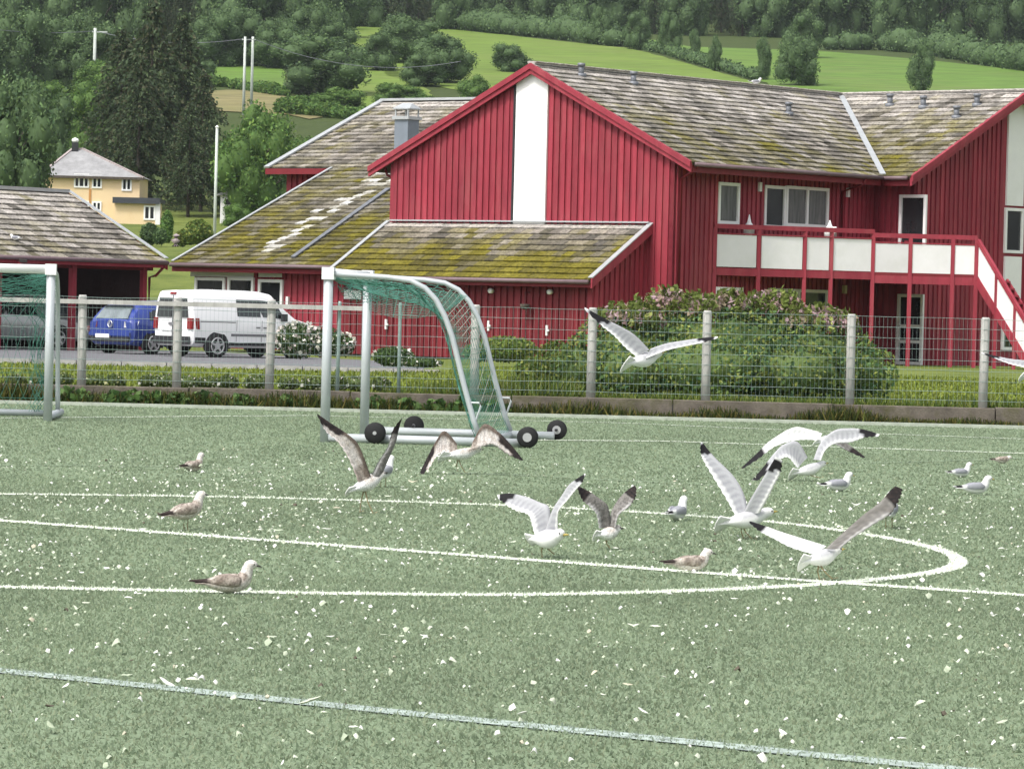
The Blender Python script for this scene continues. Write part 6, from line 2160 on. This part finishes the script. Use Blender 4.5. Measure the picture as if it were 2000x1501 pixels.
flying_gull('large white gull with grey wings held high in a V', G(1460, 1054).y, (1395, 1026), (1510, 1001),
    W_([(1461, 1004, 1437, 1008), (1453, 965, 1423, 981), (1433, 930, 1399, 941), (1399, 896, 1377, 904), (1383, 878, 1369, 886), (1371, 862, 1368, 865)], 0.03, 0.14),
    W_([(1449, 1005, 1484, 1001), (1467, 972, 1498, 976), (1485, 942, 1512, 948), (1503, 912, 1524, 924), (1515, 892, 1528, 898)], 0.0, -0.18), 'adult', legs=[(1452, 1051, None), (1469, 1053, None)], dd=(-0.08, 0.08), rad=0.062, tailw=0.115)
flying_gull('white gull hovering with arched wings and black tips', G(1600, 940).y, (1540, 928), (1613, 906),
    W_([(1577, 893, 1558, 914), (1557, 862, 1553, 908), (1530, 868, 1538, 892), (1511, 886, 1519, 900), (1489, 914, 1499, 922), (1464, 942, 1470, 945)], 0.04, -0.10),
    W_([(1589, 897, 1604, 898), (1603, 864, 1613, 878), (1630, 840, 1632, 866), (1662, 836, 1660, 864), (1690, 839, 1689, 854), (1718, 848, 1714, 852)], 0.04, 0.16), 'adult', legs=[(1603, 933, None)], dd=(-0.08, 0.10), rad=0.055, tailw=0.115)
flying_gull('white gull gliding with wings spread wide just behind the hovering gull', G(1600, 940).y + 2.5, (1588, 866), (1632, 852),
    W_([(1606, 846, 1600, 860), (1576, 837, 1574, 858), (1548, 835, 1544, 861), (1505, 860, 1512, 872), (1478, 885, 1482, 895), (1448, 913, 1451, 915)], 0.04, -0.12),
    W_([(1614, 849, 1604, 860), (1640, 857, 1632, 868), (1662, 871, 1655, 880), (1690, 892, 1687, 894)], 0.04, 0.15), 'adult', dd=(-0.10, 0.15), rad=0.05, wstyle=('pale', 'dark'))
flying_gull('gull with one dark wing raised and the other stretched to the left', G(1612, 1134).y, (1559, 1100), (1643, 1075),
    W_([(1614, 1066, 1589, 1082), (1566, 1051, 1544, 1068), (1528, 1039, 1511, 1051), (1495, 1027, 1484, 1037), (1464, 1017, 1465, 1021)], 0.03, 0.05),
    W_([(1613, 1071, 1642, 1070), (1647, 1040, 1666, 1050), (1683, 1008, 1706, 1024), (1719, 980, 1740, 1002), (1739, 957, 1756, 975), (1749, 949, 1763, 955)], 0.0, -0.12), 'adult', legs=[(1601, 1133, None), (1626, 1130, None)], dd=(-0.05, 0.08), rad=0.050, tailw=0.10, wstyle=('pale', 'dark'))  # right wing coloured dark to paint its underside in shade
flying_gull('white gull in flight crossing in front of the flowering bush', 31.5, (1216, 713), (1292, 691),
    W_([(1268, 683, 1245, 698), (1241, 655, 1221, 678), (1215, 639, 1199, 655), (1185, 624, 1174, 635), (1142, 600, 1144, 606)], 0.04, -0.12),
    W_([(1270, 681, 1261, 701), (1300, 671, 1300, 685), (1335, 665, 1338, 676), (1370, 660, 1372, 669), (1402, 657, 1399, 661)], 0.04, 0.30), 'adult', dd=(-0.10, 0.18), rad=0.055, tailw=0.115, wstyle=('adult', 'adult'))
flying_gull('gull half out of the photo at the right edge, one dark-tipped wing showing', 34.0, (1990, 738), (2064, 712),
    W_([(2030, 708, 2012, 724), (2005, 704, 1998, 717), (1975, 701, 1974, 711), (1945, 695, 1946, 701), (1917, 688, 1920, 691)], 0.04, -0.10),
    W_([(2034, 706, 2022, 722), (2062, 694, 2058, 708), (2092, 684, 2090, 694), (2130, 676, 2130, 680)], 0.04, 0.25), 'adult', dd=(-0.10, 0.15), rad=0.055)

# ------------------------------------------------------------------ damp air over the valley
hz_ = MB(); hz_.box(-420, 420, -60, 1310, -3.0, 175.0)
m = bpy.data.materials.new('damp_air'); m.use_nodes = True
N, L = m.node_tree.nodes, m.node_tree.links
N.remove(N['Principled BSDF'])
pv_ = N.new('ShaderNodeVolumePrincipled')
pv_.inputs['Color'].default_value = (0.80, 0.88, 0.95, 1)
pv_.inputs['Density'].default_value = 0.00007
L.new(pv_.outputs[0], N['Material Output'].inputs['Volume'])
tag(hz_.build('haze', m), 'thin damp air over the valley', kind='stuff')
